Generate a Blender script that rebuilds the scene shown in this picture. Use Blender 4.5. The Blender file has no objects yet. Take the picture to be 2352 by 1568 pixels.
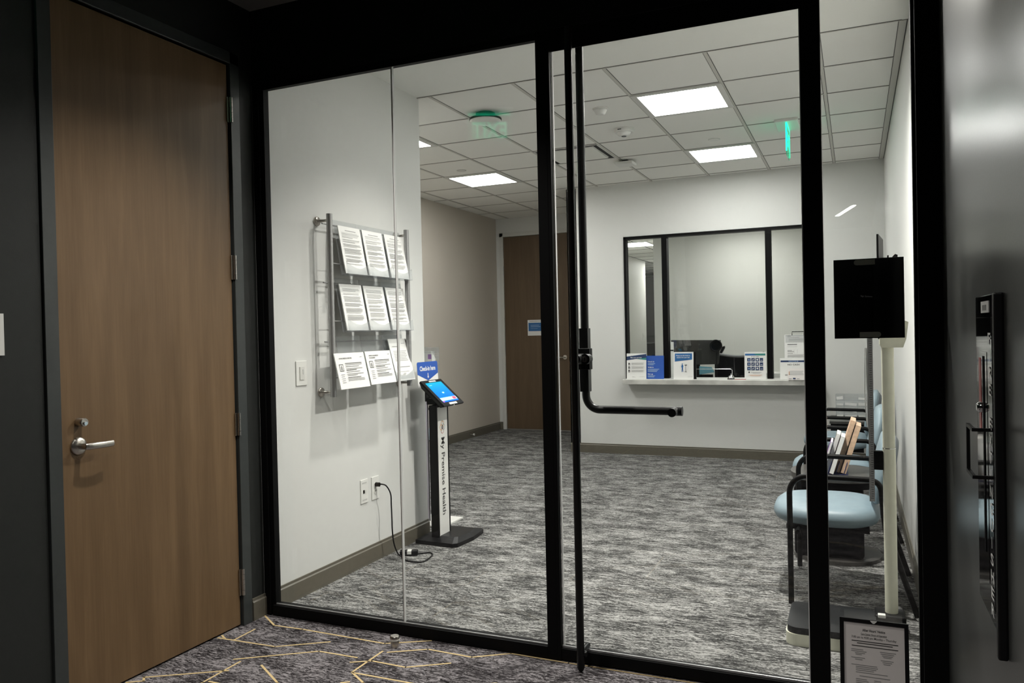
import bpy, bmesh, math, random
from mathutils import Vector, Matrix
random.seed(7)
PI = math.pi
scene = bpy.context.scene
COL = scene.collection

# ------------------------------------------------------------------ materials
def lin(c):
    return tuple(((x/255)/12.92 if x/255 <= .04045 else ((x/255+.055)/1.055)**2.4) for x in c)
MATS = {}
def new_mat(name):
    m = bpy.data.materials.new(name); m.use_nodes = True
    nt = m.node_tree; b = nt.nodes['Principled BSDF']
    MATS[name] = m
    return m, nt, b
def N(nt, t, **kw):
    n = nt.nodes.new(t)
    for k, v in kw.items():
        if k in n.inputs: n.inputs[k].default_value = v
        else: setattr(n, k, v)
    return n
def L(nt, a, b): nt.links.new(a, b)
def plain(name, col, rough=.5, metal=0.0, noise=.06, nscale=40, bump=0.0, bscale=300, spec=.5, coat=0):
    m, nt, b = new_mat(name)
    b.inputs['Roughness'].default_value = rough
    b.inputs['Metallic'].default_value = metal
    b.inputs['Specular IOR Level'].default_value = spec
    b.inputs['Coat Weight'].default_value = coat
    tc = N(nt, 'ShaderNodeTexCoord')
    nz = N(nt, 'ShaderNodeTexNoise', Scale=nscale, Detail=3.0)
    L(nt, tc.outputs['Object'], nz.inputs['Vector'])
    r = N(nt, 'ShaderNodeValToRGB')
    lo = tuple(x*(1-noise) for x in col); hi = tuple(min(1, x*(1+noise)) for x in col)
    r.color_ramp.elements[0].color = (*lo, 1); r.color_ramp.elements[0].position = .3
    r.color_ramp.elements[1].color = (*hi, 1); r.color_ramp.elements[1].position = .7
    L(nt, nz.outputs['Fac'], r.inputs['Fac']); L(nt, r.outputs['Color'], b.inputs['Base Color'])
    if bump:
        n2 = N(nt, 'ShaderNodeTexNoise', Scale=bscale, Detail=2.0)
        L(nt, tc.outputs['Object'], n2.inputs['Vector'])
        bp = N(nt, 'ShaderNodeBump', Strength=bump, Distance=.002)
        L(nt, n2.outputs['Fac'], bp.inputs['Height']); L(nt, bp.outputs['Normal'], b.inputs['Normal'])
    return m
def emit(name, col, strength):
    m, nt, b = new_mat(name)
    b.inputs['Base Color'].default_value = (*col, 1)
    b.inputs['Emission Color'].default_value = (*col, 1)
    b.inputs['Emission Strength'].default_value = strength
    return m
def glass(name, tint=(1, 1, 1), f0=.045, rough=0.0, body=None, body_fac=0.0):
    m, nt, b = new_mat(name)
    nt.nodes.remove(b)
    out = [n for n in nt.nodes if n.type == 'OUTPUT_MATERIAL'][0]
    lw = N(nt, 'ShaderNodeLayerWeight', Blend=.5)
    pw = N(nt, 'ShaderNodeMath', operation='POWER'); pw.inputs[1].default_value = 5
    ma = N(nt, 'ShaderNodeMath', operation='MULTIPLY_ADD'); ma.inputs[1].default_value = 1-f0-.05; ma.inputs[2].default_value = f0
    L(nt, lw.outputs['Facing'], pw.inputs[0]); L(nt, pw.outputs[0], ma.inputs[0])
    tr = N(nt, 'ShaderNodeBsdfTransparent'); tr.inputs['Color'].default_value = (*tint, 1)
    gl = N(nt, 'ShaderNodeBsdfGlossy', Roughness=rough)
    mx = N(nt, 'ShaderNodeMixShader')
    L(nt, ma.outputs[0], mx.inputs[0]); L(nt, tr.outputs[0], mx.inputs[1]); L(nt, gl.outputs[0], mx.inputs[2])
    if body:
        df = N(nt, 'ShaderNodeBsdfDiffuse'); df.inputs['Color'].default_value = (*body, 1)
        m2 = N(nt, 'ShaderNodeMixShader'); m2.inputs[0].default_value = body_fac
        L(nt, mx.outputs[0], m2.inputs[1]); L(nt, df.outputs[0], m2.inputs[2]); L(nt, m2.outputs[0], out.inputs['Surface'])
    else:
        L(nt, mx.outputs[0], out.inputs['Surface'])
    return m

plain('wall_grey', (.66, .665, .645), .55, noise=.015, bump=.12, bscale=500)
plain('wall_office', (.66, .66, .62), .55, noise=.015, bump=.1, bscale=500)
plain('wall_taupe', (.58, .53, .465), .55, noise=.02, bump=.12, bscale=500)
plain('wall_charcoal', (.020, .022, .0205), .5, noise=.05, bump=.15, bscale=350, spec=.3)
plain('header_black', (.0035, .0035, .004), .6, noise=.05, spec=.2)
plain('ceiling_paint', (.86, .86, .82), .9, noise=.01)
plain('ceiling_tile', (.86, .855, .82), .95, noise=.03, nscale=600, bump=.3, bscale=900)
plain('corridor_ceiling', (.22, .22, .21), .9, noise=.02)
plain('grid_bar', (.58, .57, .53), .6, noise=.01)
plain('grid_gap', (.10, .10, .095), .9, noise=.02)
plain('white_trim', (.62, .62, .59), .45, noise=.01)
plain('baseboard', (.115, .105, .082), .4, noise=.06, bump=.1)
plain('black_frame', (.003, .003, .0032), .55, noise=.1, spec=.12)
plain('black_tube', (.004, .004, .004), .35, noise=.1, spec=.3)
plain('frame_charcoal', (.040, .045, .044), .35, noise=.05)
plain('black_plastic', (.006, .006, .0065), .4, noise=.1, spec=.22)
plain('black_matte', (.004, .004, .0045), .7, noise=.1, spec=.08)
plain('black_gloss', (.008, .008, .009), .06, noise=.05, spec=.6)
plain('chair_frame', (.004, .004, .004), .4, noise=.1, spec=.14)
plain('silicone', (.85, .85, .84), .2, noise=.02)
plain('monitor_shell', (.042, .042, .040), .22, noise=.06, nscale=4)
plain('rail_grey', (.12, .12, .125), .5, noise=.05)
plain('satin_nickel', (.55, .52, .48), .28, 1.0, noise=.06, nscale=120)
plain('chrome', (.75, .75, .75), .08, 1.0, noise=.02)
plain('alu', (.50, .50, .50), .38, 1.0, noise=.05, nscale=90)
plain('rack_silver', (.36, .36, .36), .35, .55, noise=.05, nscale=90)
plain('steel_ledge', (.62, .615, .58), .35, .3, noise=.25, nscale=6)
plain('white_plastic', (.72, .72, .69), .35, noise=.01)
plain('paper', (.80, .80, .78), .6, noise=.01)
plain('paper_dim', (.84, .80, .78), .6, noise=.01)
plain('ink', (.05, .05, .05), .7, noise=.02)
plain('ink_soft', (.30, .30, .30), .7, noise=.02)
plain('ink_faint', (.50, .50, .49), .7, noise=.02)
plain('ink_orange', (.62, .30, .14), .7, noise=.02)
plain('navy', (.012, .035, .11), .5, noise=.03)
plain('teal_green', (.03, .22, .20), .5, noise=.03)
plain('royal_blue', (.022, .095, .42), .5, noise=.03)
plain('mid_blue', (.02, .13, .34), .5, noise=.03)
plain('teal_card', (.10, .26, .33), .5, noise=.03)
plain('cream_enamel', (.76, .76, .62), .42, noise=.03, bump=.05)
plain('scale_mat', (.012, .013, .014), .38, noise=.5, nscale=160, bump=.4, bscale=500, spec=.3)
plain('vinyl_blue', (.205, .275, .315), .42, noise=.06, nscale=20, bump=.2, bscale=500)
plain('vinyl_dark', (.11, .13, .15), .45, noise=.06, nscale=20, bump=.2, bscale=500)
plain('mesh_fabric', (.006, .006, .007), .85, noise=.3, nscale=500, spec=.1)
plain('table_laminate', (.055, .052, .048), .28, noise=.25, nscale=25)
plain('magazine_tan', (.66, .46, .32), .45, noise=.15, nscale=60)
plain('magazine_dark', (.07, .06, .055), .35, noise=.4, nscale=60)
plain('magazine_grey', (.30, .29, .27), .4, noise=.25, nscale=60)
plain('magazine_purple', (.24, .07, .36), .4, noise=.1)
plain('magazine_blue', (.03, .04, .14), .3, noise=.1)
plain('red_enamel', (.42, .10, .09), .35, noise=.05)
plain('carpet_line', (.62, .47, .24), .9, noise=.12, nscale=300)
plain('lavender_metal', (.42, .40, .46), .35, noise=.02)
plain('gold', (.75, .35, .08), .5, noise=.02)
plain('pale_blue', (.30, .42, .62), .5, noise=.02)
plain('glove_box', (.45, .45, .43), .6, noise=.05)
emit('led_panel', (1.0, .985, .95), 15.0)
emit('office_led', (1.0, .985, .95), 12.0)
emit('led_strip', (1.0, .98, .94), 14.0)
emit('led_down', (1.0, .97, .92), 22.0)
emit('exit_green', (.01, .72, .38), 1.25)
glass('glass_clear', (.975, .985, .98))
glass('acrylic', (.93, .94, .945), .07, 0.03, (.7, .72, .74), .07)
glass('acrylic_green', (.80, .97, .9), .06, 0.02, (.02, .5, .28), .25)
glass('tape', (.6, .6, .56), .05, .4, (.55, .55, .47), .8)

# textured materials --------------------------------------------------------
def carpet(name, dark, mid, light, patch=0.0, gain=1.0):
    m, nt, b = new_mat(name)
    b.inputs['Roughness'].default_value = 1.0; b.inputs['Specular IOR Level'].default_value = .05
    tc = N(nt, 'ShaderNodeTexCoord')
    wn = N(nt, 'ShaderNodeTexNoise', Scale=9.0, Detail=3.0); L(nt, tc.outputs['Object'], wn.inputs['Vector'])
    wm = N(nt, 'ShaderNodeVectorMath', operation='MULTIPLY_ADD'); wm.inputs[1].default_value = (.05, .05, 0)
    L(nt, wn.outputs['Color'], wm.inputs[0]); L(nt, tc.outputs['Object'], wm.inputs[2])
    def layer(sx, sy, detail=3.0, rough=.6, dist=0.0, rot=0.0, src=None):
        mp = N(nt, 'ShaderNodeMapping'); mp.inputs['Scale'].default_value = (sx, sy, 1); mp.inputs['Rotation'].default_value = (0, 0, rot)
        L(nt, (src or wm.outputs[0]), mp.inputs['Vector'])
        n = N(nt, 'ShaderNodeTexNoise', Scale=1.0, Detail=detail, Roughness=rough, Distortion=dist); L(nt, mp.outputs[0], n.inputs['Vector'])
        return n.outputs['Fac']
    def madd(x, k, y):
        a = N(nt, 'ShaderNodeMath', operation='MULTIPLY_ADD'); a.inputs[1].default_value = k; L(nt, x, a.inputs[0])
        if isinstance(y, (int, float)): a.inputs[2].default_value = y
        else: L(nt, y, a.inputs[2])
        return a.outputs[0]
    loops = layer(70, 150, 2.0, .7, .8)             # tufted loops
    streak = layer(13, 85, 3.0, .6, .5)              # streaks along the weave
    blot = layer(4, 9, 3.0, .55)
    if patch:
        l2 = layer(24, 110, 3.0, .6, .6, .9); l3 = layer(24, 110, 3.0, .6, .6, -.6)
        vo = N(nt, 'ShaderNodeTexVoronoi', Scale=7.0); L(nt, wm.outputs[0], vo.inputs['Vector'])
        sp = N(nt, 'ShaderNodeSeparateColor'); L(nt, vo.outputs['Color'], sp.inputs[0])
        for ch, other, th in ((0, l2, .55), (1, l3, .65)):
            gt = N(nt, 'ShaderNodeMath', operation='GREATER_THAN'); gt.inputs[1].default_value = th; L(nt, sp.outputs[ch], gt.inputs[0])
            mx = N(nt, 'ShaderNodeMix'); mx.data_type = 'FLOAT'
            L(nt, gt.outputs[0], mx.inputs[0]); L(nt, streak, mx.inputs[2]); L(nt, other, mx.inputs[3]); streak = mx.outputs[0]
    v = madd(loops, .9, -.45); v = madd(streak, 1.0, v); v = madd(blot, .55, v); v = madd(v, gain, .5-.775*gain)
    r = N(nt, 'ShaderNodeValToRGB'); e = r.color_ramp.elements
    e[0].position = .22; e[0].color = (*dark, 1); e[1].position = .80; e[1].color = (*light, 1)
    x = e.new(.48); x.color = (*mid, 1)
    L(nt, v, r.inputs['Fac']); L(nt, r.outputs['Color'], b.inputs['Base Color'])
    bp = N(nt, 'ShaderNodeBump', Strength=.5, Distance=.004); L(nt, v, bp.inputs['Height']); L(nt, bp.outputs['Normal'], b.inputs['Normal'])
carpet('carpet_lobby', (.030, .030, .029), (.110, .110, .107), (.36, .357, .345), gain=1.8)
carpet('carpet_corridor', (.022, .019, .020), (.088, .081, .085), (.30, .28, .29), patch=1, gain=1.75)

def wood(name, c1, c2, c3, rough=.42):
    m, nt, b = new_mat(name)
    b.inputs['Roughness'].default_value = rough; b.inputs['Specular IOR Level'].default_value = .35
    tc = N(nt, 'ShaderNodeTexCoord')
    mp = N(nt, 'ShaderNodeMapping'); mp.inputs['Scale'].default_value = (9, 9, .7); L(nt, tc.outputs['Object'], mp.inputs['Vector'])
    n1 = N(nt, 'ShaderNodeTexNoise', Scale=1.6, Detail=6.0, Roughness=.6, Distortion=.35); L(nt, mp.outputs[0], n1.inputs['Vector'])
    mp2 = N(nt, 'ShaderNodeMapping'); mp2.inputs['Scale'].default_value = (160, 160, 5); L(nt, tc.outputs['Object'], mp2.inputs['Vector'])
    n2 = N(nt, 'ShaderNodeTexNoise', Scale=1.0, Detail=4.0); L(nt, mp2.outputs[0], n2.inputs['Vector'])
    a = N(nt, 'ShaderNodeMath', operation='MULTIPLY_ADD'); a.inputs[1].default_value = .35; L(nt, n2.outputs['Fac'], a.inputs[0]); L(nt, n1.outputs['Fac'], a.inputs[2])
    r = N(nt, 'ShaderNodeValToRGB'); e = r.color_ramp.elements
    e[0].position = .45; e[0].color = (*c1, 1); e[1].position = .9; e[1].color = (*c3, 1); x = e.new(.66); x.color = (*c2, 1)
    L(nt, a.outputs[0], r.inputs['Fac']); L(nt, r.outputs['Color'], b.inputs['Base Color'])
wood('wood_door', (.128, .078, .038), (.152, .094, .047), (.188, .118, .060))
wood('wood_door_dark', (.100, .066, .038), (.118, .079, .046), (.142, .096, .057), .5)

def screen_mat():
    m, nt, b = new_mat('screen_glow')
    b.inputs['Roughness'].default_value = .15
    tc = N(nt, 'ShaderNodeTexCoord'); sp = N(nt, 'ShaderNodeSeparateXYZ'); L(nt, tc.outputs['Object'], sp.inputs[0])
    r = N(nt, 'ShaderNodeValToRGB'); e = r.color_ramp.elements
    mp = N(nt, 'ShaderNodeMapRange'); mp.inputs['From Min'].default_value = -.09; mp.inputs['From Max'].default_value = .09
    L(nt, sp.outputs['Y'], mp.inputs['Value']); L(nt, mp.outputs[0], r.inputs['Fac'])
    e[0].position = 0; e[0].color = (0, .13, .85, 1); e[1].position = 1; e[1].color = (.0, .36, .48, 1)
    x = e.new(.5); x.color = (0, .20, .75, 1)
    b.inputs['Base Color'].default_value = (0, .02, .1, 1)
    L(nt, r.outputs['Color'], b.inputs['Emission Color']); b.inputs['Emission Strength'].default_value = .85
screen_mat()
emit('screen_pale', (.25, .55, .95), .8)
emit('screen_red', (.55, .04, .08), .7)
emit('screen_white', (.9, .95, 1.0), .8)

# right-hand corridor wall: semi-gloss charcoal paint with roller texture
m, nt, b = new_mat('wall_gloss')
b.inputs['Base Color'].default_value = (.040, .042, .040, 1)
b.inputs['Roughness'].default_value = .29; b.inputs['Specular IOR Level'].default_value = .5
tc = N(nt, 'ShaderNodeTexCoord'); nz = N(nt, 'ShaderNodeTexNoise', Scale=170.0, Detail=2.0); L(nt, tc.outputs['Object'], nz.inputs['Vector'])
bp = N(nt, 'ShaderNodeBump', Strength=.10, Distance=.002); L(nt, nz.outputs['Fac'], bp.inputs['Height']); L(nt, bp.outputs['Normal'], b.inputs['Normal'])

# ------------------------------------------------------------------ text glyphs
_txt = {}
def glyphs(s, bold=0.0):
    k = (s, bold)
    if k not in _txt:
        cu = bpy.data.curves.new('t', 'FONT'); cu.body = s; cu.size = 1; cu.offset = bold; cu.resolution_u = 3
        o = bpy.data.objects.new('t', cu); COL.objects.link(o)
        dg = bpy.context.evaluated_depsgraph_get(); dg.update()
        me = bpy.data.meshes.new_from_object(o.evaluated_get(dg))
        vs = [v.co.xy.copy() for v in me.vertices]; fs = [tuple(p.vertices) for p in me.polygons]
        bpy.data.objects.remove(o); bpy.data.curves.remove(cu); bpy.data.meshes.remove(me)
        x0 = min(v.x for v in vs); x1 = max(v.x for v in vs)
        _txt[k] = ([(v.x-x0, v.y) for v in vs], fs, x1-x0)
    return _txt[k]

# ------------------------------------------------------------------ mesh builder
class MB:
    def __init__(s): s.v = []; s.f = []; s.m = []; s.mats = []; s.sm = []
    def mi(s, m):
        if m not in s.mats: s.mats.append(m)
        return s.mats.index(m)
    def add(s, vs, fs, m, smooth=False):
        o = len(s.v); k = s.mi(m)
        s.v += [tuple(v) for v in vs]
        for f in fs: s.f.append(tuple(i+o for i in f)); s.m.append(k); s.sm.append(smooth)
    def box(s, a, b, m, M=None):
        x0, x1 = sorted((a[0], b[0])); y0, y1 = sorted((a[1], b[1])); z0, z1 = sorted((a[2], b[2]))
        vs = [(x, y, z) for x in (x0, x1) for y in (y0, y1) for z in (z0, z1)]
        if M is not None: vs = [M @ Vector(v) for v in vs]
        s.add(vs, [(0, 1, 3, 2), (4, 6, 7, 5), (0, 4, 5, 1), (2, 3, 7, 6), (0, 2, 6, 4), (1, 5, 7, 3)], m)
        return s
    def prism(s, poly, o, u, v, n, m, smooth=False):
        """polygon in plane (o,u,v) extruded by vector n"""
        o, u, v, n = map(Vector, (o, u, v, n)); k = len(poly)
        a = [o+u*p[0]+v*p[1] for p in poly]; bb = [p+n for p in a]
        area = sum(poly[i][0]*poly[(i+1) % k][1]-poly[(i+1) % k][0]*poly[i][1] for i in range(k))
        flip = (u.cross(v).dot(n) > 0) == (area > 0)
        fs = [tuple(reversed(range(k))), tuple(range(k, 2*k))] if flip else [tuple(range(k)), tuple(reversed(range(k, 2*k)))]
        vs = a+bb; s.add(vs, fs, m)
        side = [((i, (i+1) % k, k+(i+1) % k, k+i) if flip else (k+i, k+(i+1) % k, (i+1) % k, i)) for i in range(k)]
        s.add(vs, side, m, smooth)
        return s
    def tube(s, path, r, m, seg=14, caps=True, M=None, flat=1.0):
        P = [Vector(p) for p in path]; n = len(P); rs = r if isinstance(r, (list, tuple)) else [r]*n
        T = [(P[min(i+1, n-1)]-P[max(i-1, 0)]).normalized() for i in range(n)]
        ref = Vector((0, 0, 1)) if abs(T[0].z) < .9 else Vector((0, 1, 0))
        X = (ref-T[0]*ref.dot(T[0])).normalized(); vs = []
        for i in range(n):
            X = (X-T[i]*X.dot(T[i])).normalized(); Y = T[i].cross(X)
            for j in range(seg):
                a = 2*PI*j/seg; q = P[i]+(X*math.cos(a)+Y*math.sin(a)*flat)*rs[i]
                vs.append(M @ q if M is not None else q)
        fs = [(i*seg+j, i*seg+(j+1) % seg, (i+1)*seg+(j+1) % seg, (i+1)*seg+j) for i in range(n-1) for j in range(seg)]
        s.add(vs, fs, m, True)
        if caps: s.add(vs, [tuple(reversed(range(seg))), tuple((n-1)*seg+j for j in range(seg))], m)
        return s
    def cyl(s, a, b, r, m, seg=24, r2=None):
        return s.tube([a, b], [r, r if r2 is None else r2], m, seg)
    def lathe(s, prof, c, m, seg=32, axis=(0, 0, 1)):
        """prof: (radius, height) along axis from c"""
        A = Vector(axis).normalized(); ref = Vector((1, 0, 0)) if abs(A.x) < .9 else Vector((0, 1, 0))
        X = (ref-A*ref.dot(A)).normalized(); Y = A.cross(X); c = Vector(c); vs = []
        for r, h in prof:
            for j in range(seg):
                a = 2*PI*j/seg; vs.append(c+A*h+(X*math.cos(a)+Y*math.sin(a))*max(r, 1e-5))
        n = len(prof)
        fs = [(i*seg+j, i*seg+(j+1) % seg, (i+1)*seg+(j+1) % seg, (i+1)*seg+j) for i in range(n-1) for j in range(seg)]
        s.add(vs, fs, m, True)
        s.add(vs, [tuple(reversed(range(seg))), tuple((n-1)*seg+j for j in range(seg))], m)
        return s
    def text(s, string, o, u, v, size, m, align='l', bold=.0, width=None):
        vs, fs, w = glyphs(string, bold); o, u, v = map(Vector, (o, u, v))
        sx = size if width is None else width/w
        off = {'l': 0, 'c': -w/2, 'r': -w}[align]
        s.add([o+u*((x+off)*sx)+v*(y*size) for x, y in vs], fs, m)
        return s
    def rect(s, o, u, v, r, m):
        o, u, v = map(Vector, (o, u, v)); a, b, c, d = r
        s.add([o+u*a+v*b, o+u*c+v*b, o+u*c+v*d, o+u*a+v*d], [(0, 1, 2, 3)], m)
        return s
    def poly(s, o, u, v, pts, m):
        o, u, v = map(Vector, (o, u, v))
        s.add([o+u*x+v*y for x, y in pts], [tuple(range(len(pts)))], m)
        return s
    def build(s, name, parent=None, bevel=0, seg=2, origin=None, subsurf=0):
        me = bpy.data.meshes.new(name)
        org = Vector(origin) if origin is not None else Vector((0, 0, 0))
        if parent is not None and origin is None:
            org = Vector((0, 0, 0))
        vs = [Vector(v)-org for v in s.v]
        me.from_pydata([tuple(v) for v in vs], [], s.f)
        for mname in s.mats: me.materials.append(MATS[mname])
        me.polygons.foreach_set('material_index', s.m); me.polygons.foreach_set('use_smooth', s.sm)
        me.update()
        o = bpy.data.objects.new(name, me); COL.objects.link(o); o.location = org
        if parent is not None:
            o.parent = parent
        if bevel:
            md = o.modifiers.new('b', 'BEVEL'); md.width = bevel; md.segments = seg; md.limit_method = 'ANGLE'; md.angle_limit = .6
        if subsurf:
            md = o.modifiers.new('s', 'SUBSURF'); md.levels = subsurf; md.render_levels = subsurf
        return o

def tag(o, label, cat, group=None):
    o['label'] = label; o['category'] = cat
    if group: o['group'] = group
    return o
def thing(name, label, cat, loc=(0, 0, 0), rz=0, group=None):
    o = bpy.data.objects.new(name, None); COL.objects.link(o); o.location = loc; o.rotation_euler = (0, 0, rz)
    o.empty_display_size = .1
    return tag(o, label, cat, group)
def struct(o, label=None):
    o['kind'] = 'structure'
    if label: o['label'] = label
    return o
def sempty(name, label=None, loc=(0, 0, 0)):
    o = bpy.data.objects.new(name, None); COL.objects.link(o); o.location = loc; o.empty_display_size = .1
    return struct(o, label)
def copy_tree(o, parent=None):
    c = o.copy(); COL.objects.link(c)
    if parent is not None: c.parent = parent
    for ch in list(o.children): copy_tree(ch, c)
    return c
def lab(o, text): o['label'] = text; return o

# ------------------------------------------------------------------ key planes (metres)
XL, XR, XB = -2.69, .28, -4.62     # left wall, right wall, taupe wall
SF, SB = 3.023, 3.083              # storefront frame front / back
YC, YR, YE = 4.64, 8.37, 10.05     # left wall end, reception wall, end wall
ZC = 2.962
YBACK = -8.0

# ------------------------------------------------------------------ floors
f = MB(); f.box((XL-.2, YBACK, -.1), (XR+.2, 3.06, 0), 'carpet_corridor')
LINES = [
 [(-2.69, 3.015), (-2.544, 2.92), (-2.384, 2.927), (-1.927, 2.919), (-1.749, 3.02)],
 [(-2.596, 2.716), (-2.598, 2.848)], [(-2.685, 2.706), (-2.367, 2.718), (-2.17, 2.849)], [(-2.689, 2.735), (-2.651, 2.712)],
 [(-2.442, 2.547), (-2.151, 2.746), (-1.956, 2.749)], [(-2.4, 2.54), (-2.397, 2.33), (-2.397, 2.12)],
 [(-2.382, 2.451), (-2.66, 2.278), (-2.633, 2.253), (-2.689, 2.218)], [(-2.288, 2.542), (-2.113, 2.434), (-1.95, 2.33), (-1.95, 2.1)],
 [(-1.89, 2.845), (-1.891, 2.621), (-1.792, 2.556), (-1.6, 2.43)], [(-1.864, 2.842), (-1.716, 2.932), (-1.5, 2.925), (-1.361, 3.018), (-1.1, 3.014), (-.5, 3.014), (-.1, 3.014), (.28, 3.014)],
 [(-1.954, 2.699), (-1.877, 2.743), (-1.711, 2.739), (-1.556, 2.84)], [(-1.882, 2.619), (-1.5, 2.622), (-1.3, 2.74)],
 [(-2.38, 2.345), (-2.2, 2.346)], [(-1.875, 2.525), (-1.849, 2.543)],
]
for i in range(46):   # the same hexagon-angled line pattern carried on over the rest of the corridor
    a = random.choice([0, PI/6, -PI/6, PI/2]); x = random.uniform(-2.5, .1); y = random.uniform(-4, 2.2); pts = [(x, y)]
    for k in range(random.choice([1, 2, 3])):
        l = random.uniform(.15, .45); x2, y2 = x+l*math.cos(a), y+l*math.sin(a)
        if not (-2.66 < x2 < .25 and y2 < 2.15): break
        pts.append((x2, y2)); x, y = x2, y2; a = {0: random.choice([PI/6, -PI/6]), PI/6: 0, -PI/6: 0}.get(a, PI/6)
    if len(pts) > 1: LINES.append(pts)
for ln in LINES:
    for (x0, y0), (x1, y1) in zip(ln, ln[1:]):
        d = Vector((x1-x0, y1-y0, 0)); l = d.length; d /= l; n = Vector((-d.y, d.x, 0))*.0048
        p = Vector((x0, y0, .0012))-d*.003; q = Vector((x1, y1, .0012))+d*.003
        f.add([p-n, q-n, q+n, p+n], [(0, 1, 2, 3)], 'carpet_line')
struct(f.build('floor_corridor'), 'dark patterned corridor carpet with thin yellow angled lines')
f = MB(); f.box((XB-.2, 3.06, -.1), (XR+.2, 20, 0), 'carpet_lobby')
struct(f.build('floor_lobby'), 'grey streaked lobby carpet behind the glass front')

# ------------------------------------------------------------------ walls
w = MB()
w.box((XL-.16, YBACK, 0), (XL, 1.965, ZC), 'wall_charcoal')
w.box((XL-.16, 2.885, 0), (XL, SF, ZC), 'wall_charcoal')
w.box((XL-.16, 1.965, 2.66), (XL, 2.885, ZC), 'wall_charcoal')
w.box((XL-.16, 1.965, 0), (XL-.08, 2.885, 2.66), 'wall_charcoal')
struct(w.build('wall_left_corridor'), 'charcoal corridor wall around the brown wooden door')
w = MB(); w.box((XB-.1, SF, 0), (XL, YC, ZC), 'wall_grey')
struct(w.build('wall_left_lobby'), 'light grey lobby wall with the brochure rack')
w = MB(); w.box((XB-.12, YC, 0), (XB, YE+.1, ZC), 'wall_taupe')
struct(w.build('wall_taupe'), 'taupe lobby wall at the far left')
w = MB()
w.box((XB, YE, 0), (-4.545, YE+.12, ZC), 'wall_grey'); w.box((-3.53, YE, 0), (-2.965, YE+.12, ZC), 'wall_grey')
w.box((-4.545, YE, 2.745), (-3.53, YE+.12, ZC), 'wall_grey')
struct(w.build('wall_end'), 'grey wall around the far wooden door')
w = MB()
w.box((-2.965, YR, 0), (-2.31, YR+.12, ZC), 'wall_grey'); w.box((-.30, YR, 0), (XR, YR+.12, ZC), 'wall_grey')
w.box((-2.31, YR, 2.38), (-.30, YR+.12, ZC), 'wall_grey'); w.box((-2.31, YR, 0), (-.30, YR+.12, .78), 'wall_grey')
w.box((-2.965, YR, 0), (-2.85, YE+.12, ZC), 'wall_grey')
struct(w.build('wall_reception'), 'light grey reception wall with the transaction window')
w = MB(); w.box((XR, SB-.03, 0), (XR+.15, YR+.12, ZC), 'wall_grey')
struct(w.build('wall_right_lobby'), 'light grey lobby wall behind the chairs')
w = MB(); w.box((XR-.003, YBACK, 0), (XR+.2, SF, ZC), 'wall_gloss')
struct(w.build('wall_right_corridor'), 'glossy charcoal corridor wall with the extinguisher cabinet')
w = MB(); w.box((XL, SF, 2.602), (XR-.003, SF+.11, ZC), 'header_black')
struct(w.build('wall_front_header'), 'black bulkhead above the glass front')
w = MB(); w.box((XL-.16, YBACK-.1, 0), (XR+.2, YBACK, ZC), 'wall_charcoal')
struct(w.build('wall_back'))
# back office
w = MB()
w.box((-2.37, 10.0, 0), (.6, 10.12, 2.6), 'wall_office'); w.box((-2.37, 10.12, 0), (-2.25, 17, 2.6), 'wall_office')
w.box((XR, YR+.12, 0), (XR+.15, 10.0, 2.6), 'wall_office')
w.box((-3.57, 10.25, 0), (-3.47, 14.0, 2.6), 'wall_office')
struct(w.build('wall_office'), 'pale office walls seen through the reception window')
w = MB()
w.box((-4.7, 17.0, 0), (-2.25, 17.1, .80), 'wall_office'); w.box((-4.7, 17.0, 2.56), (-2.25, 17.1, 2.6), 'black_frame')
w.box((-4.7, 14.0, 0), (-4.6, 17.0, 2.6), 'wall_office')
struct(w.build('wall_office_far'))
g = sempty('window_4', 'dark interior window at the far end of the office')
MB().box((-4.6, 17.0, .80), (-4.31, 17.06, 2.56), 'black_frame').build('frame', g)
MB().box((-4.31, 16.93, .76), (-2.37, 17.02, .80), 'white_trim').build('sill', g)
MB().box((-4.31, 17.03, .80), (-2.37, 17.04, 2.56), 'glass_clear').build('pane', g)
w = MB(); w.box((-4.7, 18.2, 0), (-2.0, 18.3, 2.6), 'header_black'); struct(w.build('wall_office_dark_room'))  # wall coloured black to stand in for the darkness of the unlit room

# ------------------------------------------------------------------ ceilings
c = MB(); c.box((XL-.16, YBACK, ZC), (XR+.2, SF+.1, ZC+.1), 'corridor_ceiling')
struct(c.build('ceiling_corridor'))
c = MB(); c.box((XL-.05, SF+.1, ZC), (XR+.15, 4.623, ZC+.1), 'ceiling_paint'); c.box((XB-.1, 4.55, ZC), (XL-.05, 4.623, ZC+.1), 'ceiling_paint')
c.box((.25, 4.623, ZC), (XR+.15, YR+.1, ZC+.1), 'ceiling_paint')
struct(c.build('ceiling_plaster'), 'smooth plaster ceiling band inside the glass front')
c = MB(); c.box((XB-.1, 4.623, ZC), (.25, YE+.1, ZC+.1), 'ceiling_tile')
struct(c.build('ceiling_tiles'), 'suspended tile ceiling of the lobby')
c = MB(); c.box((-2.965, YR+.12, 2.6), (XR+.15, 10.17, 2.7), 'ceiling_tile'); c.box((-4.8, 10.17, 2.6), (XR+.15, 18.3, 2.7), 'ceiling_tile')
struct(c.build('ceiling_office'))
GX = [-4.43, -3.82, -3.21, -2.60, -1.99, -1.38, -.773, -.164]
GY = [4.623, 5.235, 5.843, 6.453, 7.063, 7.673, 8.283, 8.89, 9.5]
c = MB()
for x in GX:
    c.box((x-.014, 4.63, ZC-.0012), (x+.014, YR if x > -2.96 else YE, ZC), 'grid_gap')
    c.box((x-.010, 4.63, ZC-.004), (x+.010, YR if x > -2.96 else YE, ZC-.0012), 'grid_bar')
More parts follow.
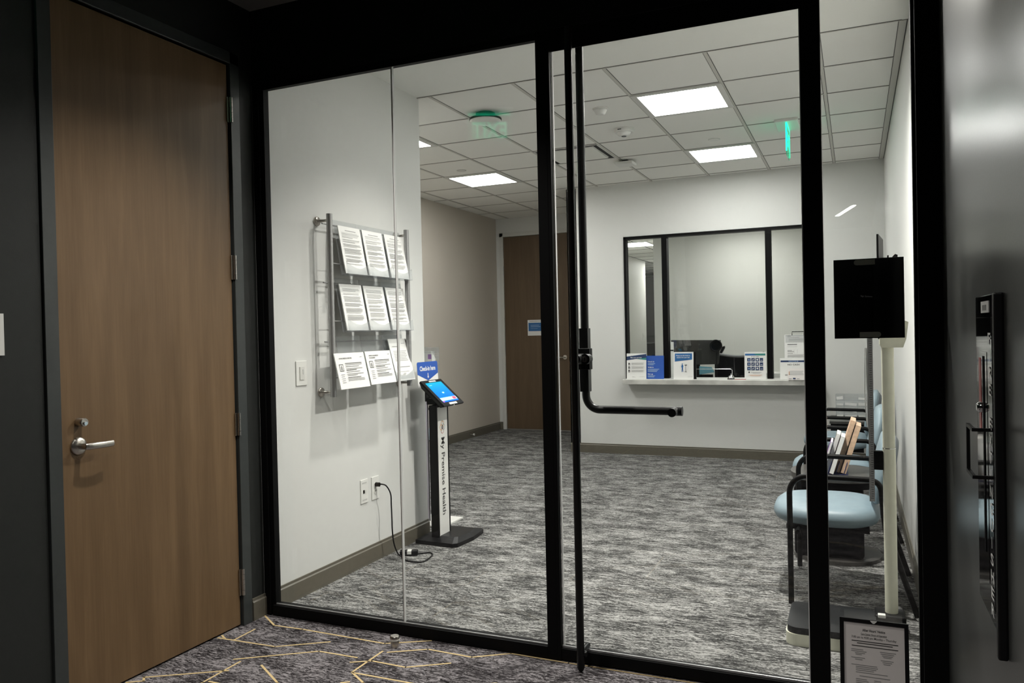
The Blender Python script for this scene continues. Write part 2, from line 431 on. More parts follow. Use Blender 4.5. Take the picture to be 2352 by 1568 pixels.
for x in (.25,):
    c.box((x-.016, 4.623, ZC-.0012), (x+.03, YR, ZC), 'grid_gap'); c.box((x-.012, 4.623, ZC-.004), (x+.024, YR, ZC-.0012), 'grid_bar')
for y in GY:
    x1 = .25 if y < YR else -2.97
    c.box((XB, y-.009, ZC-.0016), (x1, y+.009, ZC-.0004), 'grid_gap')
    c.box((XB, y-.004, ZC-.0042), (x1, y+.004, ZC-.0016), 'grid_bar')
struct(c.build('trim_1'), 'metal grid of the suspended tile ceiling')
c = MB()
for y in [8.9+.6*i for i in range(14)]: c.box((-4.7 if y > 10.2 else -2.96, y-.006, 2.597), (XR, y+.006, 2.6), 'grid_gap')
for x in [-4.05+.6*i for i in range(7)]: c.box((x-.008, 10.2 if x < -2.96 else 8.5, 2.597), (x+.008, 18, 2.6), 'grid_gap')
struct(c.build('trim_2'))

# ------------------------------------------------------------------ baseboards
def baseb(name, pts, t, label=None, m='baseboard', h=.105):
    b = MB()
    for (a, c2, n) in pts:
        a, c2, n = Vector(a), Vector(c2), Vector(n)
        prof = [(0, 0), (t, 0), (t, h-.018), (t*.55, h-.012), (t*.55, h), (0, h)]
        b.prism(prof, a, n, (0, 0, 1), c2-a, m)
    return struct(b.build(name), label)
baseb('baseboard_left_lobby', [((XL, SB, 0), (XL, YC, 0), (1, 0, 0)), ((XL, YC, 0), (XB, YC, 0), (0, 1, 0))], .013, 'brown baseboard under the brochure rack')
baseb('baseboard_left_corridor', [((XL, 2.932, 0), (XL, SF, 0), (1, 0, 0)), ((XL, YBACK, 0), (XL, 1.905, 0), (1, 0, 0))], .013)
baseb('baseboard_taupe', [((XB, YC, 0), (XB, YE, 0), (1, 0, 0)), ((XB, YE, 0), (-4.565, YE, 0), (0, -1, 0)), ((-3.51, YE, 0), (-2.97, YE, 0), (0, -1, 0))], .013)
baseb('baseboard_reception', [((-2.965, YR, 0), (XR, YR, 0), (0, -1, 0))], .013, 'brown baseboard under the reception window')
baseb('baseboard_right', [((XR, SB, 0), (XR, YR, 0), (-1, 0, 0))], .012)

# ------------------------------------------------------------------ storefront: fixed panes (window_1), entrance leaf (door_1), sidelight (window_2)
win = sempty('window_1', 'black framed fixed glass panel left of the entrance door')
MB().box((XL, SF, 0), (-2.652, SB, 2.602), 'black_frame').box((-2.652, SF+.012, 0), (-2.630, SB-.01, 2.602), 'black_frame').build('jamb', win, .0015)
MB().box((-1.194, SF, 0), (-1.150, SB, 2.602), 'black_frame').box((-1.150, SF, 0), (-1.134, SF+.026, 2.602), 'black_frame').build('mullion', win, .001)
MB().box((-2.64, SF, 0), (-1.194, SB, .052), 'black_frame').box((-2.64, SF+.014, .052), (-1.194, SF+.022, .058), 'rack_silver').build('sill', win, .001)
MB().box((-2.64, SF+.004, 2.588), (-1.194, SB, 2.604), 'black_frame').box((-2.64, SF+.002, 2.570), (-1.194, SF+.008, 2.588), 'black_frame').build('head', win, .001)
MB().box((-2.632, 3.048, .05), (-1.906, 3.058, 2.59), 'glass_clear').build('glass_pane', win)
MB().box((-1.900, 3.048, .05), (-1.190, 3.058, 2.59), 'glass_clear').build('glass_pane', win)
lab(MB().box((-1.9055, 3.0465, .055), (-1.9005, 3.0595, 2.588), 'silicone').box((-1.9078, 3.0465, .055), (-1.9057, 3.0595, 2.588), 'black_frame').build('joint', win), 'thin bright silicone joint between the two panes')

door = sempty('door_1', 'glass entrance door with full height black pull')
MB().box((-1.133, SF+.002, .006), (-.168, SB-.004, .052), 'black_frame').box((-1.133, SF+.012, .052), (-.168, SF+.020, .062), 'rack_silver').build('bottom_rail', door, .001)
MB().box((-1.133, SF+.002, 2.530), (-.168, SB-.004, 2.598), 'black_frame').box((-1.133, SF+.004, 2.512), (-.168, SF+.010, 2.53), 'black_frame').build('top_rail', door, .001)
MB().box((-1.1285, 3.046, .05), (-.1722, 3.058, 2.54), 'glass_clear').build('glass_pane', door)
for xe in (-1.1318, -.172): lab(MB().box((xe, 3.0455, .053), (xe+.0034, 3.0585, 2.53), 'silicone').build('glass_edge', door), 'bright polished vertical edge of the door glass')
MB().tube([(-1.0255, 2.953, .006), (-1.0255, 2.953, .02), (-1.0255, 2.953, 2.57)], [.010, .0155, .0155], 'black_tube', 20).build('pull_tube', door)
pm = MB()
for z in (.075, 1.245): pm.cyl((-1.0255, 2.95, z), (-1.0255, 3.047, z), .011, 'black_tube')
pm.cyl((-1.0, 2.957, .075), (-1.0255, 2.957, .075), .012, 'black_tube')
pm.build('pull_mount', door)
arc = [(-1.038+.06*(1-math.cos(a)), 3.128, 1.095-.06*math.sin(a)) for a in [PI/2*i/10 for i in range(11)]]
ip = MB().tube([(-1.038, 3.128, 2.56), (-1.038, 3.128, 1.2)]+arc+[(-.655, 3.128, 1.035)], .0168, 'black_tube', 20)
ip.box((-1.058, 3.11, 1.11), (-1.020, 3.148, 1.375), 'black_tube')
ip.build('push_bar', door)
pb = MB()
pb.cyl((-.664, 3.128, 1.035), (-.664, 3.058, 1.035), .017, 'black_tube'); pb.cyl((-.664, 3.128, 1.035), (-.636, 3.128, 1.035), .019, 'black_tube')
pb.build('push_bar_bracket', door)
lk = MB(); lk.cyl((-1.028, 2.965, 1.25), (-1.028, 3.128, 1.25), .022, 'black_tube'); lk.box((-1.046, 3.06, 1.205), (-.998, 3.10, 1.292), 'black_frame')
lk.cyl((-1.0, 3.005, 1.25), (-1.0, 3.047, 1.25), .021, 'black_tube'); lk.build('lock_body', door, .002)
MB().cyl((-1.0, 3.000, 1.25), (-1.0, 3.006, 1.25), .012, 'satin_nickel').box((-1.0012, 2.998, 1.243), (-.9988, 3.001, 1.257), 'black_matte').build('lock_cylinder', door)

win2 = sempty('window_2', 'narrow black framed sidelight at the right of the entrance')
MB().box((-.168, SF, 0), (-.100, SB, 2.602), 'black_frame').build('mullion', win2, .0015)
MB().box((.201, SF, 0), (XR-.003, SB, 2.602), 'black_frame').box((.190, SF+.02, 0), (.201, SB-.01, 2.602), 'black_frame').build('jamb', win2, .0015)
MB().box((-.100, SF, 0), (.201, SB, .052), 'black_frame').build('sill', win2, .001)
MB().box((-.100, SF, 2.588), (.201, SB, 2.604), 'black_frame').build('head', win2, .001)
MB().box((-.098, 3.048, .05), (.192, 3.058, 2.59), 'glass_clear').build('glass_pane', win2)

# ------------------------------------------------------------------ door_2: brown wooden door on the left
d2 = sempty('door_2', 'brown wooden door with lever handle in the charcoal wall')
MB().box((XL-.05, 1.972, .008), (XL-.002, 2.858, 2.652), 'wood_door').build('leaf', d2, .0015)
fr = MB()
for y0, y1 in ((1.912, 1.966), (2.866, 2.924)):
    fr.box((XL-.07, y0, 0), (XL+.012, y1, 2.715), 'frame_charcoal')
fr.box((XL-.07, 1.912, 2.66), (XL+.012, 2.924, 2.715), 'frame_charcoal')
fr.build('frame', d2, .002)
for z0, z1 in ((2.383, 2.501), (1.643, 1.757), (.905, 1.012), (.146, .271)):
    hg = MB(); n = 5; hh = (z1-z0)/n
    for k in range(n): hg.cyl((XL+.012, 2.868, z0+k*hh+.0006), (XL+.012, 2.868, z0+(k+1)*hh-.0006), .0075, 'satin_nickel', 14)
    hg.box((XL+.0005, 2.852, z0), (XL+.004, 2.868, z1), 'satin_nickel')
    hg.build('hinge', d2)
lv = MB()
lv.lathe([(.0335, 0), (.0335, .004), (.030, .009), (.014, .011)], (XL-.002, 2.040, .972), 'satin_nickel', 36, (1, 0, 0))
lv.cyl((XL+.006, 2.040, .972), (XL+.052, 2.040, .972), .0115, 'satin_nickel')
lv.tube([(XL+.052, 2.030, .972), (XL+.056, 2.045, .972), (XL+.058, 2.075, .972), (XL+.057, 2.110, .971), (XL+.053, 2.147, .971)], [.0115, .0128, .0128, .0122, .0120], 'satin_nickel', 16, flat=.5)
lab(lv.build('lever_handle', d2), 'brushed nickel lever handle on a round rose')
MB().lathe([(.0165, 0), (.0165, .032), (.0145, .036)], (XL-.002, 2.043, 1.062), 'satin_nickel', 28, (1, 0, 0)).lathe([(.007, 0), (.007, .006)], (XL+.034, 2.043, 1.058), 'chrome', 16, (1, 0, 0)).build('deadbolt', d2)

# ------------------------------------------------------------------ door_3: far wooden door
d3 = sempty('door_3', 'brown wooden door with white frame at the far end')
MB().box((-4.508, YE+.005, .012), (-3.56, YE+.05, 2.70), 'wood_door_dark').build('leaf', d3)
fr = MB(); fr.box((-4.565, YE-.015, 0), (-4.512, YE+.07, 2.757), 'white_trim'); fr.box((-3.556, YE-.015, 0), (-3.51, YE+.07, 2.757), 'white_trim')
fr.box((-4.565, YE-.015, 2.704), (-3.51, YE+.07, 2.757), 'white_trim'); fr.build('frame', d3, .003)
lab(MB().box((-4.508, YE-.006, 0), (-3.56, YE+.03, .012), 'alu').build('threshold', d3), 'bright metal strip under the door')
for z in (2.35, 1.65, .98, .28): MB().cyl((-4.510, YE-.006, z-.055), (-4.510, YE-.006, z+.055), .007, 'satin_nickel', 10).build('hinge', d3)
MB().lathe([(.03, 0), (.03, .008)], (-3.625, YE+.005, 1.01), 'satin_nickel', 24, (0, -1, 0)).cyl((-3.625, YE, 1.01), (-3.625, YE-.05, 1.01), .01, 'satin_nickel', 12).tube([(-3.62, YE-.05, 1.01), (-3.74, YE-.05, 1.01)], .009, 'satin_nickel', 12).build('lever_handle', d3)
sg = MB(); O = (-4.165, YE-.001, 1.313); U = (1, 0, 0); V = (0, 0, 1)
sg.box((-4.165, YE-.002, 1.313), (-3.925, YE+.005, 1.53), 'paper')
O = (-4.165, YE-.0026, 1.313)
sg.rect(O, U, V, (.012, .062, .228, .178), 'mid_blue'); sg.rect(O, U, V, (.03, .196, .21, .202), 'ink_soft')
O = (-4.165, YE-.0032, 1.313)
sg.rect(O, U, V, (.045, .14, .17, .147), 'pale_blue'); sg.rect(O, U, V, (.045, .12, .19, .127), 'pale_blue'); sg.rect(O, U, V, (.045, .095, .15, .099), 'pale_blue')
tag(sg.build('door_sign', origin=(-4.045, YE, 1.42)), 'white and blue paper sign on the far brown door', 'sign')

# door stops
def doorstop(loc, label):
    t = thing('door_stop', label, 'door stop', loc)
    MB().lathe([(.019, 0), (.019, .030), (.0185, .031)], (0, 0, 0), 'satin_nickel').build('post', t)
    MB().lathe([(.0215, 0), (.0215, .006)], (0, 0, .031), 'white_plastic').build('bumper', t)
    MB().lathe([(.021, 0), (.021, .010), (.018, .013)], (0, 0, .037), 'satin_nickel').build('cap', t)
    return t
doorstop((-1.866, 2.905, 0), 'short round metal door stop on the patterned corridor carpet')
t = thing('wall_door_stop', 'tiny door stop on the brown baseboard of the taupe wall', 'door stop', (XB+.013, 9.08, .05))
MB().cyl((0, 0, 0), (.05, 0, 0), .006, 'satin_nickel', 12).build('rod', t); MB().cyl((.05, 0, 0), (.065, 0, 0), .014, 'white_plastic', 14).build('bumper', t)

# ------------------------------------------------------------------ reception window + ledge
w3 = sempty('window_3', 'black framed three-part reception window')
y0, y1 = YR-.012, YR+.09
MB().box((-2.31, y0, .83), (-2.285, y1, 2.38), 'black_frame').build('jamb', w3)
MB().box((-.325, y0, .83), (-.30, y1, 2.38), 'black_frame').build('jamb', w3)
MB().box((-2.31, y0, 2.352), (-.30, y1, 2.38), 'black_frame').build('head', w3)
MB().box((-1.892, y0, .83), (-1.836, y1, 2.352), 'black_frame').build('mullion', w3)
MB().box((-.828, y0, .83), (-.772, y1, 2.352), 'black_frame').build('mullion', w3)
for xa, xb in ((-2.285, -1.892), (-1.836, -.828), (-.772, -.325)):
    MB().box((xa, YR+.045, .83), (xb, YR+.051, 2.352), 'glass_clear').build('glass_pane', w3)
lg = thing('transaction_ledge', 'long brushed steel ledge under the reception window', 'ledge', (-1.3, 8.3, .78))
MB().box((-1.0, -.13, 0), (1.0, .065, .05), 'steel_ledge').box((-.985, .065, .002), (.985, .25, .05), 'steel_ledge').build('steel_top', lg, .002)
MB().box((-.98, -.125, .05), (.98, .25, .054), 'white_plastic').build('laminate_top', lg)
ZL = .8345

def board(name, o, u, v, w, h, items, label, cat, group=None, base='paper', t=.003, back=None, parts=None):
    """upright card: o lower-left corner, u/v unit vectors, items painted on its front"""
    o, u, v = Vector(o), Vector(u).normalized(), Vector(v).normalized(); n = u.cross(v)
    b = MB()
    b.prism([(0, 0), (w, 0), (w, h), (0, h)], o, u, v, -n*t, base)
    k = 0
    for it in items:
        k += 1; oo = o+n*(.0004+.00012*k)
        if it[0] == 'r': b.rect(oo, u, v, it[1], it[2])
        elif it[0] == 'p': b.poly(oo, u, v, it[1], it[2])
        elif it[0] == 't':
            _, x, y, size, s, m, al, bold = it[:8]
            b.text(s, oo+u*x+v*y, u, v, size, m, al, bold, it[8] if len(it) > 8 else None)
    if back == 'easel':
        b.prism([(0, 0), (w, 0), (w, .002), (0, .002)], o, u, Vector((0, 1, 0)), Vector((0, 0, .002)), 'acrylic')
        b.prism([(0, 0), (.05, 0), (0, .0)], o, u, v, -n*.001, 'acrylic') if False else None
        b.box((o.x+w*.3, o.y, o.z), (o.x+w*.7, o.y+.075, o.z+.0025), 'acrylic')
    return tag(b.build(name, origin=tuple(o+u*w/2)), label, cat, group)
def para(x0, x1, y0, y1, n, m='ink_faint', lead=.5, ragged=.12):
    out = []; st = (y1-y0)/n
    for i in range(n):
        out.append(('r', (x0, y1-st*(i+lead), x1-(x1-x0)*ragged*((i*37 % 10)/10), y1-st*i), m))
    return out
UX, UZ = (1, 0, 0), (0, .06, 1)
yS = 8.215
S_ = []
# sign 1
it = [('p', [(0, .242), (.215, .269), (.215, .205), (.105, .216), (0, .201)], 'navy'), ('p', [(.11, .216), (.215, .228), (.215, .203)], 'teal_green'),
      ('t', .043, .224, .019, 'Meet your care team', 'paper', 'l', .012, .122)]
for i, y in enumerate((.148, .110, .073)):
    it += [('r', (.018, y, .036, y+.026), 'ink')]+para(.052, .19, y, y+.026, 3)
    it += [('p', [(.023, y+.006), (.031, y+.006), (.027, y+.018)], 'paper')]
it += [('r', (.06, .018, .10, .021), 'ink_faint'), ('r', (.06, .026, .085, .029), 'ink_faint'), ('r', (.14, .022, .2, .025), 'ink_faint'), ('r', (.05, .252, .055, .256), 'ink_soft')]
board('acrylic_sign', (-2.262, yS, ZL), UX, UZ, .214, .275, it, 'white care team notice with navy band at left end of reception ledge', 'sign', back='easel')
it = [('t', .03, .178, .02, 'Check in', 'paper', 'l', .02), ('r', (.03, .160, .11, .167), 'pale_blue'), ('r', (.03, .148, .095, .155), 'pale_blue'),
      ('t', .03, .118, .02, 'Walk in', 'paper', 'l', .02), ('r', (.03, .100, .155, .107), 'pale_blue'), ('r', (.03, .088, .14, .095), 'pale_blue'), ('r', (.03, .076, .13, .083), 'pale_blue'),
      ('t', .03, .046, .02, 'Sign up', 'paper', 'l', .02), ('r', (.03, .030, .11, .037), 'pale_blue'), ('r', (.03, .018, .10, .025), 'pale_blue')]
board('acrylic_sign', (-2.07, yS+.03, ZL), UX, UZ, .205, .248, it, 'royal blue check in sign beside the white care team notice', 'sign', base='royal_blue', back='easel')
# sign 3: kiosk
t3 = thing('acrylic_sign', 'white sign with blue header and kiosk drawing on reception ledge', 'sign', (-1.65, yS, ZL))
b = MB(); b.prism([(0, 0), (.208, 0), (.208, .285), (0, .285)], (-.106, 0, 0), UX, UZ, (0, .004, 0), 'paper')
nn = Vector(UX).cross(Vector(UZ)).normalized(); o = Vector((-.106, 0, 0))
b.poly(o+nn*.001, UX, UZ, [(.014, .27), (.194, .27), (.194, .205), (.014, .185)], 'mid_blue')
b.text('Please use the kiosk to', o+nn*.0014+Vector((.104, 0, .242)), UX, UZ, .018, 'paper', 'c', .015, .145)
b.text('check-in for your visit', o+nn*.0014+Vector((.104, 0, .222)), UX, UZ, .018, 'paper', 'c', .015, .135)
cc = [(.112+.042*math.cos(a*PI/14), .125+.042*math.sin(a*PI/14)) for a in range(28)]
b.poly(o+nn*.0008, UX, UZ, cc, 'ink_faint'); b.poly(o+nn*.0010, UX, UZ, [(.112+.040*math.cos(a*PI/14), .125+.040*math.sin(a*PI/14)) for a in range(28)], 'paper')
q = o+nn*.0014
b.poly(q, UX, UZ, [(.083, .075), (.089, .075), (.092, .105), (.096, .075), (.102, .075), (.099, .12), (.104, .14), (.098, .152), (.086, .152), (.080, .13), (.086, .118)], 'mid_blue')
b.poly(q, UX, UZ, [(.092+.006*math.cos(a*PI/6), .160+.006*math.sin(a*PI/6)) for a in range(12)], 'mid_blue')
b.rect(q, UX, UZ, (.125, .078, .130, .142), 'ink'); b.rect(q, UX, UZ, (.116, .142, .140, .152), 'ink'); b.rect(q, UX, UZ, (.116, .074, .140, .079), 'ink')
b.rect(q, UX, UZ, (.148, .022, .195, .0235), 'ink_soft'); b.rect(q, UX, UZ, (.148, .032, .195, .0335), 'ink_soft'); b.rect(q, UX, UZ, (.194, .022, .1955, .0335), 'ink_soft')
b.build('sheet', t3)
MB().box((-.104, .024, 0), (.125, .045, .287), 'black_plastic').build('backing', t3)
# sign 4 symptoms
it = [('p', [(.006, .262), (.204, .262), (.204, .242), (.006, .242)], 'mid_blue'), ('p', [(.09, .262), (.204, .262), (.204, .242), (.12, .242)], 'teal_green'),
      ('t', .105, .226, .013, 'IF YOU NEED', 'ink', 'c', .02)]
for r in range(3):
    for c_ in range(4):
        x = .027+c_*.0405; y = .182-r*.044
        it += [('r', (x, y, x+.033, y+.035), 'navy')]
        k = (r*4+c_) % 4
        if k == 0: it += [('p', [(x+.010, y+.010), (x+.024, y+.008), (x+.022, y+.024), (x+.012, y+.026)], 'pale_blue')]
        elif k == 1: it += [('p', [(x+.008, y+.006), (x+.020, y+.010), (x+.024, y+.028), (x+.012, y+.022)], 'ink_faint')]
        elif k == 2: it += [('p', [(x+.017+.008*math.cos(a*PI/5), y+.018+.010*math.sin(a*PI/5)) for a in range(10)], 'paper')]
        else: it += [('r', (x+.007, y+.010, x+.026, y+.014), 'paper')]
it += [('p', [(.045+.008*math.cos(a*PI/6), .073+.008*math.sin(a*PI/6)) for a in range(12)], 'ink'), ('r', (.06, .070, .165, .074), 'ink_soft'), ('r', (.08, .062, .15, .065), 'ink_soft'),
       ('r', (.04, .044, .17, .047), 'ink_orange'), ('r', (.055, .036, .155, .039), 'ink_orange')]
board('acrylic_sign', (-1.034, yS, ZL), UX, UZ, .211, .278, it, 'white symptom notice with rows of dark square pictures on reception ledge', 'sign', back='easel')
# right pane: hanging form, notice, small card
it = [('r', (.028, .265, .06, .268), 'ink'), ('r', (.028, .25, .14, .253), 'ink_soft')]+para(.04, .2, .20, .24, 5, 'ink_faint')+[('r', (.028, .178, .12, .184), 'ink'), ('r', (.028, .158, .12, .160), 'ink_soft'), ('r', (.028, .172, .12, .173), 'ink_soft'),
      ('r', (.028, .118, .07, .123), 'ink_soft'), ('r', (.028, .108, .09, .113), 'ink_soft'), ('r', (.028, .09, .08, .095), 'ink_soft'), ('r', (.09, .09, .092, .13), 'ink_faint'), ('r', (.12, .09, .122, .13), 'ink_faint')]+para(.028, .19, .05, .08, 4, 'ink_faint')
clip = thing('clipboard', 'tall white form on a clipboard behind the NOTICE sign', 'clipboard', (-.55, 8.33, ZL))
b = MB(); o = Vector((-.105, 0, .165)); b.prism([(0, 0), (.216, 0), (.216, .28), (0, .28)], o, UX, UZ, (0, .003, 0), 'paper')
for i, e in enumerate(it):
    b.rect(o+nn*(.0005+.0001*i), UX, UZ, e[1], e[2])
b.build('form', clip)
MB().box((-.095, .012, 0), (.10, .016, .44), 'acrylic').build('holder', clip)
MB().tube([(-.032, .015, .44), (-.032, .012, .474), (.08, .012, .474), (.08, .015, .44)], .004, 'black_plastic', 8).build('clip', clip)
it = [('r', (.006, .172, .25, .19), 'navy'), ('t', .128, .175, .017, 'NOTICE', 'pale_blue', 'c', .02, .09), ('t', .128, .14, .022, 'NO CASH', 'ink', 'c', .02, .112),
      ('t', .07, .093, .018, 'NO CARD', 'ink', 'l', .02), ('t', .048, .038, .018, 'KEEP', 'ink', 'l', .02)]
board('acrylic_sign', (-.694, yS+.03, ZL), UX, UZ, .256, .213, it, 'white NO CASH sign with navy NOTICE band on reception ledge', 'sign', back='easel')
it = para(.02, .15, .045, .09, 4, 'ink_faint')+[('r', (.012, .05, .018, .085), 'ink_orange'), ('r', (.05, .008, .075, .022), 'navy'), ('r', (.012, .01, .04, .015), 'ink_soft'), ('r', (.085, .01, .11, .015), 'ink_soft')]
board('acrylic_sign', (-.617, yS-.06, ZL), UX, UZ, .165, .115, it, 'small pale card in front of the NO CASH sign', 'sign', base='paper_dim', back='easel')
# bell
bl = thing('desk_bell', 'chrome call bell on the reception ledge', 'bell', (-1.17, 8.24, ZL))
MB().lathe([(.040, 0), (.040, .006), (.032, .010)], (0, 0, 0), 'black_plastic').build('base', bl)
MB().lathe([(.034, .010), (.033, .018), (.026, .032), (.014, .041), (.004, .044)], (0, 0, 0), 'chrome').build('dome', bl)
MB().lathe([(.003, .044), (.003, .052), (.006, .054), (.006, .058)], (0, 0, 0), 'chrome', 14).build('plunger', bl)
tag(MB().tube([(-1.54, 8.33, .935), (-1.19, 8.33, .935), (-1.172, 8.33, .925), (-1.172, 8.33, ZL)], .003, 'chrome', 8).tube([(-1.54, 8.33, .935), (-1.54, 8.33, ZL)], .003, 'chrome', 8).build('wire_stand', origin=(-1.36, 8.33, ZL)), 'thin bent chrome wire standing behind the call bell', 'wire stand')
tag(MB().box((-1.13, 8.19, ZL), (-1.02, 8.212, ZL+.006), 'red_enamel').box((-1.13, 8.19, ZL+.006), (-1.02, 8.212, ZL+.014), 'paper').build('notepad', origin=(-1.08, 8.2, ZL)), 'flat white and red pad between the bell and the symptom notice', 'notepad')

# ------------------------------------------------------------------ office furniture
dk = thing('reception_desk', 'dark desk behind the reception glass', 'desk', (-1.3, 8.85, 0))
MB().box((-1.0, -.32, .72), (1.25, .35, .75), 'white_plastic').build('desktop', dk)
for x in (-.98, 1.2): MB().box((x, -.3, 0), (x+.03, .33, .72), 'black_plastic').build('side_panel', dk)
mo = thing('computer_monitor', 'large glossy black monitor seen from behind through the reception glass', 'monitor', (-1.615, 8.75, .75))
b = MB(); b.prism([(-.278, .488), (.266, .480), (.238, .216), (-.234, .208)], (0, 0, 0), (1, 0, 0), (0, 0, 1), (0, .035, 0), 'monitor_shell'); b.build('housing', mo, .004)
MB().box((-.03, .035, .02), (.03, .06, .35), 'black_plastic').box((-.12, -.03, 0), (.12, .16, .015), 'black_plastic').build('stand', mo)
b = MB()
for k in range(28):
    a, a2 = k*PI/14, (k+1)*PI/14
    b.poly((-.07, -.0012, .430), (1, 0, 0), (0, 0, 1), [(r*math.cos(q), r*math.sin(q)) for r, q in ((.027, a), (.027, a2), (.024, a2), (.024, a))], 'black_matte')
b.text('DELL', (-.07, -.0014, .425), (1, 0, 0), (0, 0, 1), .013, 'black_matte', 'c', .02, .036)
lab(b.build('emblem', mo), 'dark ring emblem on the monitor back')
fn = thing('desk_fan', 'small round black fan beside the monitor', 'fan', (-1.39, 8.69, .75))
b = MB(); pts = [(.060*math.cos(a*PI/16), 0, .42+.060*math.sin(a*PI/16)) for a in range(33)]
b.tube(pts, .0085, 'black_tube', 10, caps=False); b.build('ring', fn)
MB().cyl((0, .012, .42), (0, .03, .42), .055, 'black_plastic', 28).build('housing', fn)
b = MB()
for z in (-.03, -.01, .01, .03): b.box((-.04, -.002, .42+z-.003), (.04, .004, .42+z+.003), 'black_frame')
lab(b.build('grille', fn), 'flat bars across the fan face')
MB().tube([(0, .02, .37), (0, .02, .01)], .006, 'black_plastic', 8).lathe([(.05, 0), (.05, .012)], (0, .02, 0), 'black_plastic').build('stand', fn)

def task_chair(loc, rz, label, w=.5, top=1.04):
    t = thing('office_chair', label, 'office chair', loc, rz)
    b = MB(); n = 12; vs = []; fs = []
    def curve(x): return .06*(2*x/w)**2
    prof = []
    for i in range(n+1):
        x = -w/2+w*i/n; prof.append((x, curve(x)))
    ztop = [top-.035+.045*(abs(2*p[0]/w)**1.8) for p in prof]
    for (x, yy), zt in zip(prof, ztop): vs += [(x, -yy, .52), (x, -yy, zt), (x, -yy+.015, zt), (x, -yy+.015, .52)]
    for i in range(n):
        a, c2 = i*4, (i+1)*4
        for k in range(4): fs.append((a+k, a+(k+1) % 4, c2+(k+1) % 4, c2+k))
    b.add(vs, fs, 'mesh_fabric'); b.build('backrest', t)
    lab(MB().tube([(x, -yy+.006, zt-.008) for (x, yy), zt in zip(prof, ztop)], .016, 'rail_grey', 10).build('top_rail', t), 'grey curved rail along the backrest')
    MB().box((-.24, -.52, .43), (.24, -.04, .50), 'black_matte').build('seat', t, .02)
    MB().cyl((0, -.27, .06), (0, -.27, .43), .025, 'black_plastic').build('column', t)
    b = MB()
    for k in range(5):
        a = 2*PI*k/5; b.tube([(0, -.27, .09), (.3*math.cos(a), -.27+.3*math.sin(a), .05)], [.022, .014], 'black_plastic', 8)
        b.cyl((.3*math.cos(a), -.29+.3*math.sin(a), .028), (.3*math.cos(a), -.25+.3*math.sin(a), .028), .028, 'black_plastic', 12)
    b.build('star_base', t)
    return t
tc_ = task_chair((-1.24, 9.45, 0), 0, 'black mesh back office chair behind the reception desk', .56, 1.065)
hr = MB(); hr.prism([(-.235, 1.06), (-.20, 1.065), (-.165, 1.13), (-.17, 1.15), (-.195, 1.14)], (0, .02, 0), (1, 0, 0), (0, 0, 1), (0, -.05, 0), 'black_plastic')
hr.build('headrest', tc_, .004)
task_chair((-3.95, 16.2, 0), .5, 'dark office chair by the far interior window', .5, 1.12)
bc = thing('back_counter', 'low black counter with a white top at the office back wall', 'counter', (-.6, 9.8, 0))
MB().box((-.38, -.2, .06), (.85, .19, .77), 'black_matte').build('cabinet_body', bc); MB().box((-.4, -.22, .77), (.87, .195, .82), 'white_plastic').build('worktop', bc, .003)
fo = MB(); fo.prism([(-1.56, .86), (-1.40, .885), (-1.43, .94), (-1.56, .95)], (0, 8.62, 0), (1, 0, 0), (0, 0, 1), (0, .02, 0), 'teal_card')
fo.box((-1.56, 8.6, .752), (-1.42, 8.66, .86), 'black_matte')
tag(fo.build('file_box', origin=(-1.49, 8.63, .75)), 'open box of teal folders below the monitor', 'file box')
for i, (x, z0, z1, a) in enumerate(((-1.875, .98, 1.22, 0), (-1.868, .75, .96, 1))):
    tag(MB().box((x-.028, 8.60+i*.03, .752), (x+.04, 8.62+i*.03, z1), 'paper').box((x-.03, 8.598+i*.03, z1-.1), (x+.042, 8.602+i*.03, z1-.085), 'black_plastic').build('binder', origin=(x, 8.61+i*.03, .75)),
        ('tall white binder standing left of the monitor' if i == 0 else 'shorter white binder behind the kiosk sign on the desk'), 'binder', None)
sw = MB(); sw.box((-3.47, 13.72, 1.18), (-3.462, 13.80, 1.30), 'white_plastic'); sw.box((-3.462, 13.745, 1.21), (-3.458, 13.775, 1.27), 'white_trim')
tag(sw.build('light_switch', origin=(-3.47, 13.76, 1.24)), 'white light switch on the office side wall', 'light switch')

# ------------------------------------------------------------------ lights (fixtures)
def troffer(loc, label, group, mat='led_panel', size=.608, name='ceiling_light', fr='white_trim'):
    t = thing(name, label, 'ceiling light', loc, 0, group); h = size/2
    b = MB(); m = .04
    for a, c2 in (((-h, -h), (h, -h+m)), ((-h, h-m), (h, h)), ((-h, -h+m), (-h+m, h-m)), ((h-m, -h+m), (h, h-m))): b.box((a[0], a[1], -.012), (c2[0], c2[1], -.003), fr)
    b.build('frame', t)
    MB().box((-h+m, -h+m, -.009), (h-m, h-m, -.004), mat).build('diffuser', t)
    return t
L0 = troffer((-1.076, 5.539, ZC), 'square lit ceiling panel nearest the entrance door', None)
def cp(o, loc, label, group=None):
    c = copy_tree(o); c.location = loc; c['label'] = label
    if group: c['group'] = group
    return c
cp(L0, (-1.076, 7.368, ZC), 'square lit ceiling panel close to the reception wall')
cp(L0, (-3.515, 7.368, ZC), 'square lit ceiling panel in front of the taupe wall')
cp(L0, (-3.515, 5.539, ZC), 'lit ceiling panel half hidden by the grey wall corner')
O0 = troffer((-2.93, 11.1, 2.6), 'lit office ceiling panel in the narrow left window pane', None, 'office_led', .6)
cp(O0, (-1.2, 9.2, 2.6), 'unseen office ceiling panel added to light the office back wall')  # out-of-view panel, added to brighten the office wall behind the desk
cp(O0, (-3.0, 14.2, 2.6), 'small distant office ceiling light in the left window pane')

